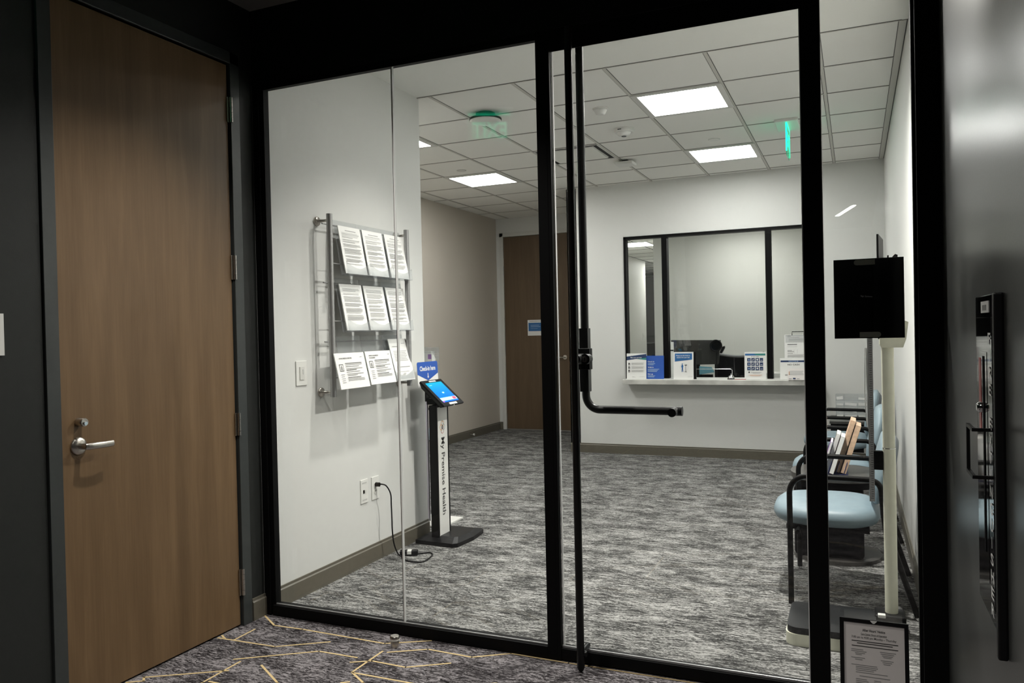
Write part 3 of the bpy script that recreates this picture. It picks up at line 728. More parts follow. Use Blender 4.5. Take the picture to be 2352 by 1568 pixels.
def downlight(loc, label, r=.055):
    t = thing('recessed_downlight', label, 'ceiling light', loc)
    MB().lathe([(r+.014, -.004), (r+.014, 0)], (0, 0, 0), 'white_trim').build('trim_ring', t)
    MB().lathe([(r, -.0055), (r, -.004)], (0, 0, 0), 'led_down').build('lens', t)
    return t
downlight((-1.815, 3.972, ZC), 'round recessed downlight in the plaster ceiling above the left pane')
downlight((-.45, 4.03, ZC), 'round recessed downlight in the plaster ceiling above the door')
def spot(name, loc, target, power, cone, blend, size, col=(1, .96, .9)):
    ld = bpy.data.lights.new(name, 'SPOT'); ld.energy = power; ld.spot_size = math.radians(cone); ld.spot_blend = blend; ld.shadow_soft_size = size; ld.color = col
    o = bpy.data.objects.new(name, ld); COL.objects.link(o); o.location = loc
    o.rotation_euler = (Vector(target)-Vector(loc)).to_track_quat('-Z', 'Y').to_euler(); return o
spot('lobby_spot', (-1.815, 3.972, ZC-.02), (-1.815, 3.972, 0), 68, 118, 1.0, .045)
spot('lobby_spot', (-.45, 4.03, ZC-.02), (-.45, 4.03, 0), 170, 150, .8, .05)
spot('corridor_spot', (-1.80, 2.22, ZC-.02), (-1.80, 2.22, 0), 58, 110, .85, .022)
spot('corridor_spot', (-.6, .3, ZC-.02), (-.6, .3, 0), 75, 125, .9, .05)
t = thing('linear_ceiling_light', 'thin lit line reflected in the sidelight glass', 'ceiling light', (-.10, -5.75, ZC-.01), math.atan2(.95, .22)-PI/2)
MB().box((-.028, -.5, -.006), (.028, .5, 0), 'led_strip').build('diffuser', t); MB().box((-.036, -.51, 0), (.036, .51, .009), 'black_frame').build('housing', t)

# ------------------------------------------------------------------ exit signs
def exit_sign(loc, rz, label):
    t = thing('exit_sign', label, 'exit sign', loc, rz)
    MB().box((-.085, -.17, -.022), (.085, .17, 0), 'white_plastic').build('mount', t, .004)
    b = MB(); b.prism([(-.15, -.03), (.15, -.03), (.15, -.245), (.12, -.27), (-.12, -.27), (-.15, -.245)], (-.004, 0, 0), (0, 1, 0), (0, 0, 1), (.008, 0, 0), 'acrylic_green'); b.build('panel', t)
    for s in (1, -1):
        lab(MB().text('EXIT', (s*.0052, 0, -.20), (0, s, 0), (0, 0, 1), .16, 'exit_green', 'c', .02, .25).build('lettering', t), 'green EXIT letters')
    b = MB()
    for y in (-.1505, .1495): b.box((-.0055, y, -.245), (.0055, y+.001, -.03), 'exit_green')
    b.box((-.0045, -.15, -.040), (.0045, .15, -.025), 'exit_green')
    lab(b.build('glowing_edge', t), 'glowing green edge')
    return t
exit_sign((-.462, 6.55, ZC), 0, 'green lit exit sign hanging edge-on from the tile ceiling')
exit_sign((-2.38, 1.0, ZC), 1.1, 'green exit sign of the corridor, reflected in the left glass')

# ------------------------------------------------------------------ ceiling devices
t = thing('wireless_access_point', 'white disc access point with black rim under the ceiling', 'access point', (-2.44, 5.17, ZC))
MB().lathe([(.07, -.03), (.07, 0)], (0, 0, 0), 'black_plastic').build('mount', t)
MB().lathe([(.105, -.058), (.118, -.050), (.118, -.040), (.08, -.028)], (0, 0, 0), 'black_plastic').build('rim', t)
MB().lathe([(.04, -.072), (.09, -.068), (.114, -.056), (.112, -.050)], (0, 0, 0), 'white_plastic').build('cover', t)
t = thing('smoke_detector', 'white dome detector on the ceiling near the inner door tube', 'detector', (-1.655, 5.45, ZC))
MB().lathe([(.052, -.012), (.056, -.004), (.056, 0)], (0, 0, 0), 'white_plastic').build('base', t); MB().lathe([(.022, -.045), (.034, -.040), (.044, -.02), (.048, -.010)], (0, 0, 0), 'white_plastic').build('dome', t)
t = thing('smoke_detector', 'larger white detector with a dark sensor window, second from the door', 'detector', (-1.66, 6.09, ZC))
MB().lathe([(.072, -.03), (.078, -.022), (.078, 0)], (0, 0, 0), 'white_plastic').build('base', t); MB().lathe([(.030, -.058), (.044, -.052), (.056, -.03)], (0, 0, 0), 'white_plastic').build('dome', t)
MB().lathe([(.018, -.062), (.020, -.058)], (0, 0, 0), 'frame_charcoal', 20).build('sensor', t); MB().box((-.03, -.0785, -.02), (.0, -.074, -.014), 'black_plastic').build('slot', t)
t = thing('ceiling_sensor', 'flat square white box hanging under the ceiling grid', 'sensor', (-1.96, 7.23, ZC))
MB().box((-.03, -.03, -.02), (.03, .03, 0), 'black_plastic').build('mount', t); MB().box((-.085, -.085, -.045), (.085, .085, -.02), 'white_plastic').build('housing', t, .004)
tag(MB().lathe([(.046, -.006), (.05, -.003), (.05, -.001)], (0, 0, 0), 'white_plastic').build('sprinkler_cover'), 'small flush white disc beside the right hand ceiling panel', 'sprinkler cover').location = (-1.07, 6.80, ZC)
tag(MB().lathe([(.044, -.007), (.048, -.003), (.048, -.001)], (0, 0, 0), 'white_trim').build('sprinkler_cover'), 'small flush white disc near the ceiling panel by the taupe wall', 'sprinkler cover').location = (-3.507, 6.855, ZC)
t = thing('air_diffuser', 'square ceiling diffuser with dark slots partly behind the door tubes', 'air vent', (-2.295, 6.758, ZC))
b = MB(); h = .296
for a, c2 in (((-h, -h), (h, -h+.05)), ((-h, h-.05), (h, h)), ((-h, -h+.05), (-h+.05, h-.05)), ((h-.05, -h+.05), (h, h-.05))): b.box((*a, -.0035), (*c2, -.002), 'black_frame')
b.build('slot', t); MB().box((-.235, -.235, -.012), (.235, .235, -.003), 'ceiling_paint').build('center_plate', t)
b = MB()
for a, c2 in (((-h, -h), (h, -h+.012)), ((-h, h-.012), (h, h)), ((-h, -h), (-h+.012, h)), ((h-.012, -h), (h, h))): b.box((*a, -.007), (*c2, -.003), 'white_trim')
b.build('frame', t)

# ------------------------------------------------------------------ wall plates
def plate(name, y0, y1, z0, z1, label, cat, inner, extra=None):
    t = thing(name, label, cat, (XL, (y0+y1)/2, (z0+z1)/2)); w, h = (y1-y0)/2, (z1-z0)/2
    MB().box((0, -w, -h), (.006, w, h), 'white_plastic').build('cover_plate', t, .0015)
    for nm, bb in inner: bb.build(nm, t)
    return t
plate('light_switch', 3.298, 3.385, 1.108, 1.238, 'white rocker light switch on the grey wall left of the brochure rack', 'light switch',
      [('rocker', MB().box((.006, -.018, -.034), (.010, .018, .034), 'white_trim').box((.0102, .004, -.006), (.0112, .010, .020), 'ink_faint'))])
plate('data_outlet', 3.853, 3.927, .37, .51, 'white data outlet with one black port on the grey wall', 'outlet',
      [('jack', MB().box((.006, -.016, -.012), (.008, -.002, .008), 'black_matte').box((.006, .0, -.010), (.008, .014, .006), 'white_trim')), ('label_slot', MB().box((.006, -.022, .046), (.0068, .022, .054), 'ink_faint')), ('label_slot', MB().box((.006, -.022, -.054), (.0068, .022, -.046), 'ink_faint'))])
plate('power_outlet', 3.967, 4.045, .37, .508, 'white power outlet with a black plug on the grey wall', 'outlet',
      [('socket', MB().lathe([(.017, 0), (.017, .002)], (.006, 0, .020), 'white_trim', 24, (1, 0, 0))), ('socket', MB().lathe([(.017, 0), (.017, .002)], (.006, 0, -.024), 'white_trim', 24, (1, 0, 0)).box((.008, -.008, -.022), (.0085, -.005, -.012), 'ink').box((.008, .005, -.022), (.0085, .008, -.012), 'ink'))])
tag(MB().box((XL, 1.60, 1.324), (XL+.006, 1.766, 1.468), 'white_plastic').build('room_sign', origin=(XL, 1.68, 1.39)), 'white plate on the charcoal wall at the left edge', 'sign')

cord = MB()
pth = [(-2.675, 4.006, .46), (-2.640, 4.010, .462), (-2.615, 4.02, .45), (-2.60, 4.04, .40), (-2.60, 4.045, .33), (-2.595, 4.04, .25), (-2.60, 4.05, .17), (-2.60, 4.065, .09), (-2.585, 4.08, .03), (-2.56, 4.085, .008), (-2.50, 4.04, .005), (-2.44, 4.03, .005), (-2.39, 4.05, .005), (-2.39, 4.12, .005), (-2.41, 4.20, .005), (-2.45, 4.235, .005), (-2.49, 4.20, .006), (-2.52, 4.17, .010)]
def smooth(p, n=6):
    P = [Vector(x) for x in p]; out = []
    for i in range(len(P)-1):
        a, b2, c2, d = P[max(i-1, 0)], P[i], P[i+1], P[min(i+2, len(P)-1)]
        for k in range(n):
            t = k/n; out.append(.5*((2*b2)+(c2-a)*t+(2*a-5*b2+4*c2-d)*t*t+(3*b2-a-3*c2+d)*t**3))
    return out+[P[-1]]
pc = thing('power_adapter', 'black power adapter with cord running from the wall outlet down to the carpet', 'power adapter', (-2.5, 4.1, 0))
P0 = Vector((-2.5, 4.1, 0))
MB().tube([p-P0 for p in smooth(pth)], .0042, 'black_plastic', 8).build('cable', pc)
MB().cyl(Vector((-2.684, 4.006, .46))-P0, Vector((-2.655, 4.006, .46))-P0, .013, 'black_plastic', 14).build('plug', pc)
ad = MB(); R = Matrix.Translation((-.05, .055, .016)) @ Matrix.Rotation(.45, 4, 'Z')
ad.box((-.055, -.024, -.014), (.055, .024, .014), 'black_plastic', R); ad.build('adapter', pc, .003)
lab(MB().box((-.01, -.0246, -.004), (.016, .0246, .0145), 'white_plastic', R).build('adapter_label', pc), 'white label on the adapter')

# ------------------------------------------------------------------ brochure rack
rk = thing('brochure_rack', 'wall rack with silver rails and clear acrylic pockets', 'brochure rack', (XL, 3.9, 1.5))
RO = Vector((XL, 3.9, 1.5))
def R3(x, y, z): return Vector((x, y, z))-RO
for y in (3.505, 4.30):
    MB().cyl(R3(-2.605, y, 1.035 if y < 4 else 1.04), R3(-2.605, y, 2.03), .0165, 'rack_silver').build('rail', rk)
    for z in (1.995, 1.06):
        MB().lathe([(.026, 0), (.026, .006), (.022, .012), (.008, .013), (.008, .085)], R3(XL, y+.0, z), 'satin_nickel', 24, (1, 0, 0)).build('standoff', rk)
for z0, z1 in ((1.705, 2.012), (1.388, 1.690), (1.075, 1.365)):
    b = MB()
    MB().cyl(R3(-2.655, 3.505, z1-.03), R3(-2.655, 4.30, z1-.03), .004, 'rack_silver', 10).build('crossbar', rk)
    b.cyl(R3(-2.62, 3.505, z0+.06), R3(-2.62, 4.30, z0+.06), .003, 'rack_silver', 10); b.build('crossbar', rk)
    for k in range(3):
        ya = 3.60+k*.233; yb = ya+.226
        b = MB(); th = .003
        top = Vector((-2.655, 0, z1)); bot = Vector((-2.602, 0, z0)); dn = (bot-top)
        nrm = Vector((-dn.z, 0, dn.x)).normalized(); nrm = nrm if nrm.x > 0 else -nrm
        b.prism([(0, 0), (yb-ya, 0), (yb-ya, 1), (0, 1)], R3(top.x, ya, top.z), (0, 1, 0), dn, nrm*th, 'acrylic')
        # floor and curved lip
        b.prism([(0, 0), (yb-ya, 0), (yb-ya, 1), (0, 1)], R3(bot.x, ya, bot.z), (0, 1, 0), (.038, 0, .006), (0, 0, -th), 'acrylic')
        lip = [(0, 0), (yb-ya, 0)]+[(yb-ya-(yb-ya)*i/10, .068-.034*math.sin(PI*i/10)) for i in range(11)]
        b.prism(lip, R3(bot.x+.040, ya, bot.z+.004), (0, 1, 0), Vector((-.10, 0, 1)), (th, 0, 0), 'acrylic')
        b.build('pocket', rk)

def rack_sheet(ya, yb, top, bot, off, items, label, group, t=.006):
    tp = Vector((top[0]+off, ya, top[1])); bt = Vector((bot[0]+off, ya, bot[1])); h = (tp-bt).length
    o = board('leaflet', bt, (0, 1, 0), tp-bt, yb-ya, h, items, label, 'leaflet', group, t=t)
    return o
def letter(seed, w=.213, h=.27, title=True):
    rnd = random.Random(seed); it = []
    y = h-.022
    if title: it += [('r', (w*.28, y, w*.78, y+.004), 'ink_soft')]; y -= .012
    while y > .05:
        n = rnd.choice([2, 3, 4, 5])
        for k in range(n):
            if y < .05: break
            it.append(('r', (.022, y, w-.02-rnd.random()*.02-(rnd.random()*.06 if k == n-1 else 0), y+.0026), rnd.choice(['ink_soft', 'ink_faint', 'ink_soft']))); y -= .0068
        y -= .006
    return it
cols = [(3.612, 3.822), (3.842, 4.052), (4.078, 4.286)]
names = {0: 'left', 1: 'middle', 2: 'right'}
for r, (zt, zb, rn) in enumerate(((1.983, 1.714, 'top'), (1.657, 1.396, 'middle'))):
    for c_, (ya, yb) in enumerate(cols):
        rack_sheet(ya, yb, (-2.642, zt), (-2.592, zb), .012, letter(r*3+c_, yb-ya, zt-zb, r == 0),
                   f'printed white letter sheet in the {names[c_]} pocket of the {rn} rack row', 'leaflets in the wall rack')
def directive(lines):
    it = [('t', .034, .166, .011, lines[0], 'ink', 'l', .015, .095 if len(lines) > 1 else .118)]
    if len(lines) > 1: it += [('t', .034, .153, .011, lines[1], 'ink', 'l', .015, .06)]
    it += [('r', (.024, .098, .060, .138), 'ink'), ('r', (.028, .102, .056, .134), 'paper'), ('p', [(.032, .104), (.052, .104), (.050, .122), (.042, .132), (.034, .122)], 'ink_soft'), ('r', (.23, .172, .25, .175), 'ink_soft')]
    for k in range(5): it.append(('r', (.026, .078-.011*k, .058-.004*(k % 2), .081-.011*k), 'ink_soft'))
    ys = [.140, .132, .122, .110, .102, .092, .080, .072, .060, .052, .044]
    for k, y in enumerate(ys): it.append(('r', (.080, y, .235-.03*(k % 3 == 2)-.06*(k in (4, 7)), y+.0030), 'ink_soft' if k % 4 else 'ink'))
    return it
rack_sheet(3.490, 3.766, (-2.590, 1.271), (-2.545, 1.076), .004, directive(['ADVANCE MEDICAL DIRECTIVES']), 'wide leaflet titled ADVANCE MEDICAL DIRECTIVES at lower left of the rack', 'leaflets in the wall rack')
rack_sheet(3.779, 4.045, (-2.590, 1.273), (-2.545, 1.082), .004, directive(['INSTRUCCIONES MEDICAS', 'POR ANTICIPADO']), 'wide Spanish leaflet titled INSTRUCCIONES in the middle of the bottom rack row', 'leaflets in the wall rack')
rack_sheet(4.090, 4.300, (-2.642, 1.340), (-2.575, 1.082), .014, [('r', (.14, .235, .18, .238), 'ink_soft'), ('r', (.03, .215, .12, .219), 'ink_soft')]+para(.03, .18, .12, .19, 7, 'ink_faint')+[('r', (.03, .085, .18, .088), 'ink_soft'), ('r', (.05, .055, .16, .058), 'ink_faint'), ('p', [(.07, .035), (.10, .032), (.12, .045), (.095, .048)], 'ink_faint')],
           'bent white form in the right pocket of the bottom rack row', 'leaflets in the wall rack')

# ------------------------------------------------------------------ check-in kiosk
ki = thing('check_in_kiosk', 'black check-in kiosk stand with tilted tablet and white lettered post', 'kiosk', (-2.5, 4.6, 0))
KO = Vector((-2.5, 4.6, 0))
def K(x, y, z): return Vector((x, y, z))-KO
b = MB(); hw = [(-.16, -.20), (.12, -.215), (.145, -.19), (.165, 0), (.145, .19), (.12, .215), (-.16, .20)]
b.prism([(x, y) for x, y in hw], (.01, 0, 0), (1, 0, 0), (0, 1, 0), (0, 0, .026), 'black_plastic')
top = [(x*.78, y*.62) for x, y in hw]
n = len(hw); vs = [(.01+x, y, .026) for x, y in hw]+[(.01+x, y, .048) for x, y in top]
b.add(vs, [(i, (i+1) % n, n+(i+1) % n, n+i) for i in range(n)]+[tuple(range(n, 2*n))], 'black_plastic')
b.build('base', ki, .003)
MB().box(K(-2.553, 4.445, .04), K(-2.505, 4.605, .90), 'black_plastic').box(K(-2.505, 4.445, .04), K(-2.496, 4.457, .90), 'black_plastic').box(K(-2.505, 4.593, .04), K(-2.496, 4.605, .90), 'black_plastic').build('post', ki, .001)
lab(MB().box(K(-2.5048, 4.458, .045), K(-2.499, 4.592, .885), 'white_plastic').build('post_panel', ki), 'white panel on the front of the post')
b = MB(); b.text('My Premise Health', K(-2.4982, 4.506, .685), (0, 0, -1), (0, 1, 0), .062, 'ink', 'l', .014, .51)
lab(b.build('lettering', ki), 'black vertical lettering My Premise Health')
b = MB()
for (dy, dz, mt, r0) in ((0, .022, 'gold', .020), (0, -.022, 'red_enamel', .020), (.014, 0, 'teal_card', .020), (-.014, 0, 'gold', .020)):
    for k in range(20):
        a, a2 = k*PI/10, (k+1)*PI/10
        b.poly(K(-2.4980, 4.523+dy, .752+dz), (0, 1, 0), (0, 0, 1), [(r*math.cos(q), r*math.sin(q)) for r, q in ((r0, a), (r0, a2), (r0-.003, a2), (r0-.003, a))], mt)
b.poly(K(-2.4976, 4.523, .752), (0, 1, 0), (0, 0, 1), [(.010*math.cos(k*PI/4), .013*math.sin(k*PI/4)) for k in range(8)], 'ink')
b.poly(K(-2.4974, 4.523, .752), (0, 1, 0), (0, 0, 1), [(.004*math.cos(k*PI/4), .004*math.sin(k*PI/4)) for k in range(8)], 'paper')
lab(b.build('emblem', ki), 'emblem of overlapping coloured rings')
# tablet: local frame x across (world +y), y up the slope, z out of the screen
tilt = .735; c0 = Vector((-2.478, 4.498, .985))
up = Vector((-math.cos(tilt), 0, math.sin(tilt))); across = Vector((0, 1, 0)); out = across.cross(up)
TM = Matrix((across, up, out)).transposed().to_4x4(); TM.translation = c0-KO
def tobj(mb, name, label=None, parent=ki, bevel=0):
    o = mb.build(name, parent, bevel); o.matrix_local = TM
    if label: lab(o, label)
    return o
W2, H2 = .136, .116
b = MB(); b.prism([(-W2, -H2), (W2, -H2), (W2, H2), (-W2, H2)], (0, 0, -.012), (1, 0, 0), (0, 1, 0), (0, 0, .012), 'black_plastic')
b.prism([(-W2, -H2), (W2, -H2), (W2*.8, -H2*.8), (W2*.8, H2*.8)], (0, 0, 0), (1, 0, 0), (0, 1, 0), (0, 0, 0.0001), 'black_plastic') if False else None
vs = [(-W2, -H2, -.012), (W2, -H2, -.012), (W2, H2, -.012), (-W2, H2, -.012), (-W2*.8, -H2*.8, -.04), (W2*.8, -H2*.8, -.04), (W2*.8, H2*.8, -.04), (-W2*.8, H2*.8, -.04)]
b.add(vs, [(0, 1, 5, 4), (1, 2, 6, 5), (2, 3, 7, 6), (3, 0, 4, 7), (7, 6, 5, 4)], 'black_plastic')
tb = tobj(b, 'tablet_enclosure', 'black tilted tablet enclosure', bevel=.002)
b = MB(); b.add([(-.104, -.088, .0006), (.104, -.088, .0006), (.104, .092, .0006), (-.104, .092, .0006)], [(0, 1, 2, 3)], 'screen_glow')
o = b.build('screen', tb); lab(o, 'lit blue tablet screen')
for nm, r_, mt in (('screen_banner', (-.104, -.075, .104, -.048), 'screen_pale'), ('screen_button', (.05, -.073, .095, -.050), 'screen_red'), ('screen_icon', (-.012, -.012, .012, .0), 'screen_pale'), ('screen_heading', (-.085, .066, -.05, .069), 'screen_pale'), ('screen_icon', (-.10, -.086, -.085, -.077), 'screen_red')):
    MB().rect((0, 0, .0010 if nm == 'screen_banner' else .0013), (1, 0, 0), (0, 1, 0), r_, mt).build(nm, tb)

lab(MB().box((-.05, -.112, .0), (.05, -.096, .0012), 'white_plastic').build('tape_strip', tb), 'white strip below the screen'); lab(MB().box((-.04, .098, .0), (.045, .108, .0012), 'white_plastic').build('tape_strip', tb), 'white strip above the screen')
MB().lathe([(.005, 0), (.005, .006)], (0, -H2, -.006), 'chrome', 14, (0, -1, 0)).build('lock', tb)
# check-in card
b = MB(); o = K(-2.598, 4.395, 1.02); u = Vector((0, 1, 0)); v = Vector((-.05, 0, 1)).normalized(); nrm = u.cross(v)
b.prism([(0, 0), (.27, 0), (.27, .155), (.262, .163), (.008, .163), (0, .155)], o, u, v, -nrm*.002, 'paper')
b.poly(o+nrm*.0005, u, v, [(0, .155), (.008, .163), (.262, .163), (.27, .155), (.27, .083), (.135, .038), (0, .083)], 'royal_blue')
b.text('Check-in here', o+nrm*.001+u*.135+v*.105, u, v, .042, 'paper', 'c', .028, .205)
b.poly(o+nrm*.0012, u, v, [(.131, .088), (.139, .088), (.139, .066), (.146, .066), (.135, .052), (.124, .066), (.131, .066)], 'paper')
lab(b.build('header_card', ki), 'white card with blue pennant reading Check-in here')
MB().box(K(-2.60, 4.5, .90), K(-2.50, 4.56, .94), 'black_plastic').box(K(-2.612, 4.50, .92), K(-2.602, 4.56, 1.06), 'black_plastic').build('bracket', ki)

# ------------------------------------------------------------------ sanitizer stand behind the kiosk
sa = thing('sanitizer_stand', 'white hand sanitizer stand behind the check-in kiosk', 'sanitizer stand', (-2.82, 5.0, 0))
MB().box((-.13, -.19, 0), (.15, .12, .012), 'white_plastic').build('base', sa, .002)
lab(MB().box((-.085, -.07, .012), (-.026, -.052, .94), 'lavender_metal').box((-.026, -.07, .012), (-.022, -.062, .94), 'black_plastic').box((-.026, -.06, .93), (.08, -.03, .945), 'black_plastic').build('post', sa), 'pale lavender metal post')
MB().box((-.11, -.10, 1.0), (.04, .01, 1.265), 'acrylic').box((-.11, -.10, 1.23), (.04, .01, 1.27), 'acrylic').box((-.085, .0, .945), (.0, .01, 1.24), 'white_plastic').build('dispenser_cover', sa)
MB().lathe([(.026, 0), (.028, .02), (.028, .16), (.012, .19), (.012, .21)], (.010, -.05, 1.03), 'white_plastic').build('bottle', sa)
lab(MB().box((-.006, -.081, 1.06), (.030, -.078, 1.22), 'paper').box((-.002, -.0815, 1.185), (.026, -.0805, 1.22), 'magazine_purple').build('bottle_label', sa), 'white label with a purple mark')

# ------------------------------------------------------------------ guest chairs
def squircle(sx, sy, n=36, p=3.2, taper=0.0):
    out = []
    for k in range(n):
        a = 2*PI*k/n; c2, s2 = math.cos(a), math.sin(a)
        x = sx*math.copysign(abs(c2)**(2/p), c2); y = sy*math.copysign(abs(s2)**(2/p), s2)*(1-taper*x/sx)
        out.append((x, y))
    return out
def cushion(mb, sx, sy, t, m, M, p=3.2, taper=0, crown=.02, m2=None):
    layers = [(.86, -t/2), (.955, -t/2+.012), (.995, -t*.15), (1.0, t*.05), (.965, t/2-.014), (.88, t/2+crown*.2), (.6, t/2+crown*.75), (.25, t/2+crown), (.02, t/2+crown)]
    n = 36; vs = []
    for sc, z in layers: vs += [M @ Vector((x*sc, y*sc, z)) for x, y in squircle(sx, sy, n, p, taper)]
    fs = [(i*n+j, i*n+(j+1) % n, (i+1)*n+(j+1) % n, (i+1)*n+j) for i in range(len(layers)-1) for j in range(n)]
    mb.add(vs, fs, m, True); mb.add(vs, [tuple(reversed(range(n)))], m2 or m)
    return mb
def guest_chair(loc, rz, label):
    """faces local -x"""
    t = thing('guest_chair', label, 'chair', loc, rz, 'guest chairs of the waiting area')
    hw = .325
    cushion(MB(), .255, .275, .085, 'vinyl_blue', Matrix.Translation((-.150, 0, .420)), 2.9, -.04, .014).build('seat', t)
    MB().box((-.33, -.22, .355), (.05, .22, .378), 'chair_frame').build('seat_pan', t)
    M = Matrix.Translation((.115, 0, .655)) @ Matrix.Rotation(-PI/2+.20, 4, 'Y')
    cushion(MB(), .185, .265, .055, 'vinyl_blue', M, 2.6, .06, .012).build('backrest', t)
    M2 = Matrix.Translation((.142, 0, .650)) @ Matrix.Rotation(PI/2+.20, 4, 'Y')
    cushion(MB(), .165, .235, .035, 'vinyl_dark', M2, 2.6, -.06, .006).build('back_shell', t)
    for s in (-1, 1):
        y = s*hw
        arc = [(-.305+.085*(1-math.cos(a)), y, .555+.085*math.sin(a)) for a in [PI/2*i/8 for i in range(9)]]
        back = [(.055, y, .636), (.085, y, .622), (.10, y, .59), (.105, y, .52), (.125, y, .40), (.245, y, .012)]
        MB().tube([(-.305, y, .012), (-.305, y, .555)]+arc[1:]+smooth(back, 4), .0135, 'chair_frame', 14).build('side_frame', t)
        MB().cyl((-.305, y, 0), (-.305, y, .014), .014, 'chrome', 14).build('glide', t)
        MB().cyl((.247, y, 0), (.244, y, .014), .014, 'chrome', 14).build('glide', t)
        MB().tube([(.10, y, .57), (.14, s*.2, .60)], .011, 'chair_frame', 10).build('back_support', t)
    for x, z in ((-.27, .365), (.12, .355)): MB().tube([(x, -hw, z), (x, hw, z)], .011, 'chair_frame', 10).build('crossbar', t)
    return t
ch = guest_chair((0, 4.345, 0), 0, 'pale blue armchair beside the height scale, nearest the entrance')
def chair_at(x, y, rz, label):
    c = copy_tree(ch); c.location = (x, y, 0); c.rotation_euler = (0, 0, rz); c['label'] = label; return c
chair_at(-.0, 5.68, 0, 'pale blue armchair just beyond the magazine table')
chair_at(-.0, 6.96, 0, 'pale blue armchair farthest from the entrance, by the corner table')
chair_at(-4.02, 6.30, PI, 'blue armchair against the taupe wall, mostly hidden by the kiosk')

# ------------------------------------------------------------------ side tables, magazines, organizer
tb2 = thing('side_table', 'black pedestal side table with rounded top between two armchairs', 'table', (-.12, 5.02, 0))
b = MB(); b.prism(squircle(.25, .24, 40, 2.4), (0, 0, .47), (1, 0, 0), (0, 1, 0), (0, 0, .03), 'table_laminate'); b.build('tabletop', tb2, .003)
MB().prism(squircle(.238, .228, 40, 2.4), (0, 0, .43), (1, 0, 0), (0, 1, 0), (0, 0, .04), 'black_matte', True).build('apron', tb2)
MB().box((-.225, -.17, .025), (.15, .16, .43), 'black_matte').build('pedestal', tb2, .02)
MB().prism(squircle(.245, .235, 40, 2.2), (0, 0, 0), (1, 0, 0), (0, 1, 0), (0, 0, .022), 'table_laminate', True).build('base', tb2, .003)
tb3 = thing('side_table', 'low black table in the far right corner under the clear organizer', 'table', (.0, 7.88, 0))
MB().box((-.225, -.27, .475), (.255, .25, .50), 'table_laminate').build('tabletop', tb3, .002)
MB().box((-.215, -.26, .40), (.245, .24, .475), 'black_matte').build('apron', tb3)
for x, y in ((-.2, -.24), (.2, -.24), (-.2, .2), (.2, .2)): MB().box((x, y, 0), (x+.03, y+.03, .40), 'black_matte').build('leg', tb3)

def leaning(loc, w, h, t, ang, mat, label, edge='paper', name='magazine'):
    """slab leaning towards +x; w along y"""
    b = MB(); M = Matrix.Translation(loc) @ Matrix.Rotation(ang, 4, 'Y')
    b.box((-t/2, -w/2, 0), (t/2, w/2, h), mat, M); b.box((-t/2+.001, -w/2+.001, h), (t/2-.001, w/2-.001, h+.0015), edge, M)
    b.box((-t/2+.001, -w/2-.0012, .002), (t/2-.001, -w/2, h-.001), edge, M)
    return tag(b.build(name, origin=loc), label, 'magazine', 'magazines on the side table')
zt = .503
mh = thing('magazine_holder', 'dark clear holder keeping magazines upright on the pedestal table', 'magazine holder', (-.125, 5.0, .5))
b = MB()
for k in range(4):
    M = Matrix.Translation((-.075+k*.042, 0, .002)) @ Matrix.Rotation(.30, 4, 'Y')
    b.box((-.0015, -.11, 0), (.0015, .09, .075), 'magazine_blue', M)
b.box((-.10, -.11, 0), (.075, .09, .003), 'magazine_blue'); b.build('divider', mh)
leaning((-.190, 4.97, zt+.004), .17, .19, .012, .30, 'magazine_purple', 'thin purple booklet, leftmost of the leaning magazines')
leaning((-.166, 5.00, zt+.004), .18, .235, .022, .30, 'magazine_grey', 'grey catalogue right of the purple booklet')
leaning((-.139, 4.95, zt+.004), .17, .225, .024, .30, 'magazine_dark', 'dark covered magazine with white top edge in the middle')
leaning((-.110, 5.03, zt+.004), .19, .315, .028, .30, 'magazine_tan', 'tall tan catalogue, highest of the leaning magazines', 'magazine_tan')
leaning((-.076, 4.99, zt+.004), .19, .290, .030, .30, 'magazine_dark', 'tall dark catalogue with tan page edges at the right end of the magazines', 'magazine_tan')
og = thing('acrylic_organizer', 'clear acrylic pocket organizer full of white leaflets in the corner', 'organizer', (0, 7.9, .5))
b = MB(); b.box((-.175, .03, 0), (.19, .034, .225), 'acrylic')
xs = [-.175, -.105, .01, .08, .135, .19]
for x in xs: b.box((x-.0015, -.03, 0), (x+.0015, .03, .22), 'acrylic')
for z in (0, .055, .11, .165): b.box((-.175, -.03, z), (.19, .03, z+.003), 'acrylic')
b.build('shelving', og)
b = MB()
rr = random.Random(3)
for i in range(5):
    for j in range(4):
        if (i, j) in ((1, 3), (3, 0)): continue
        x0, x1 = xs[i]+.008, xs[i+1]-.008
        M = Matrix.Translation(((x0+x1)/2, -.01, .008+j*.055)) @ Matrix.Rotation(rr.uniform(-.12, .12), 4, 'Y')
        b.box((-(x1-x0)/2, 0, 0), ((x1-x0)/2, .02, rr.uniform(.014, .026)), 'paper', M)
o = b.build('leaflets', og); o['kind'] = 'stuff'; lab(o, 'small white leaflets in the pockets')

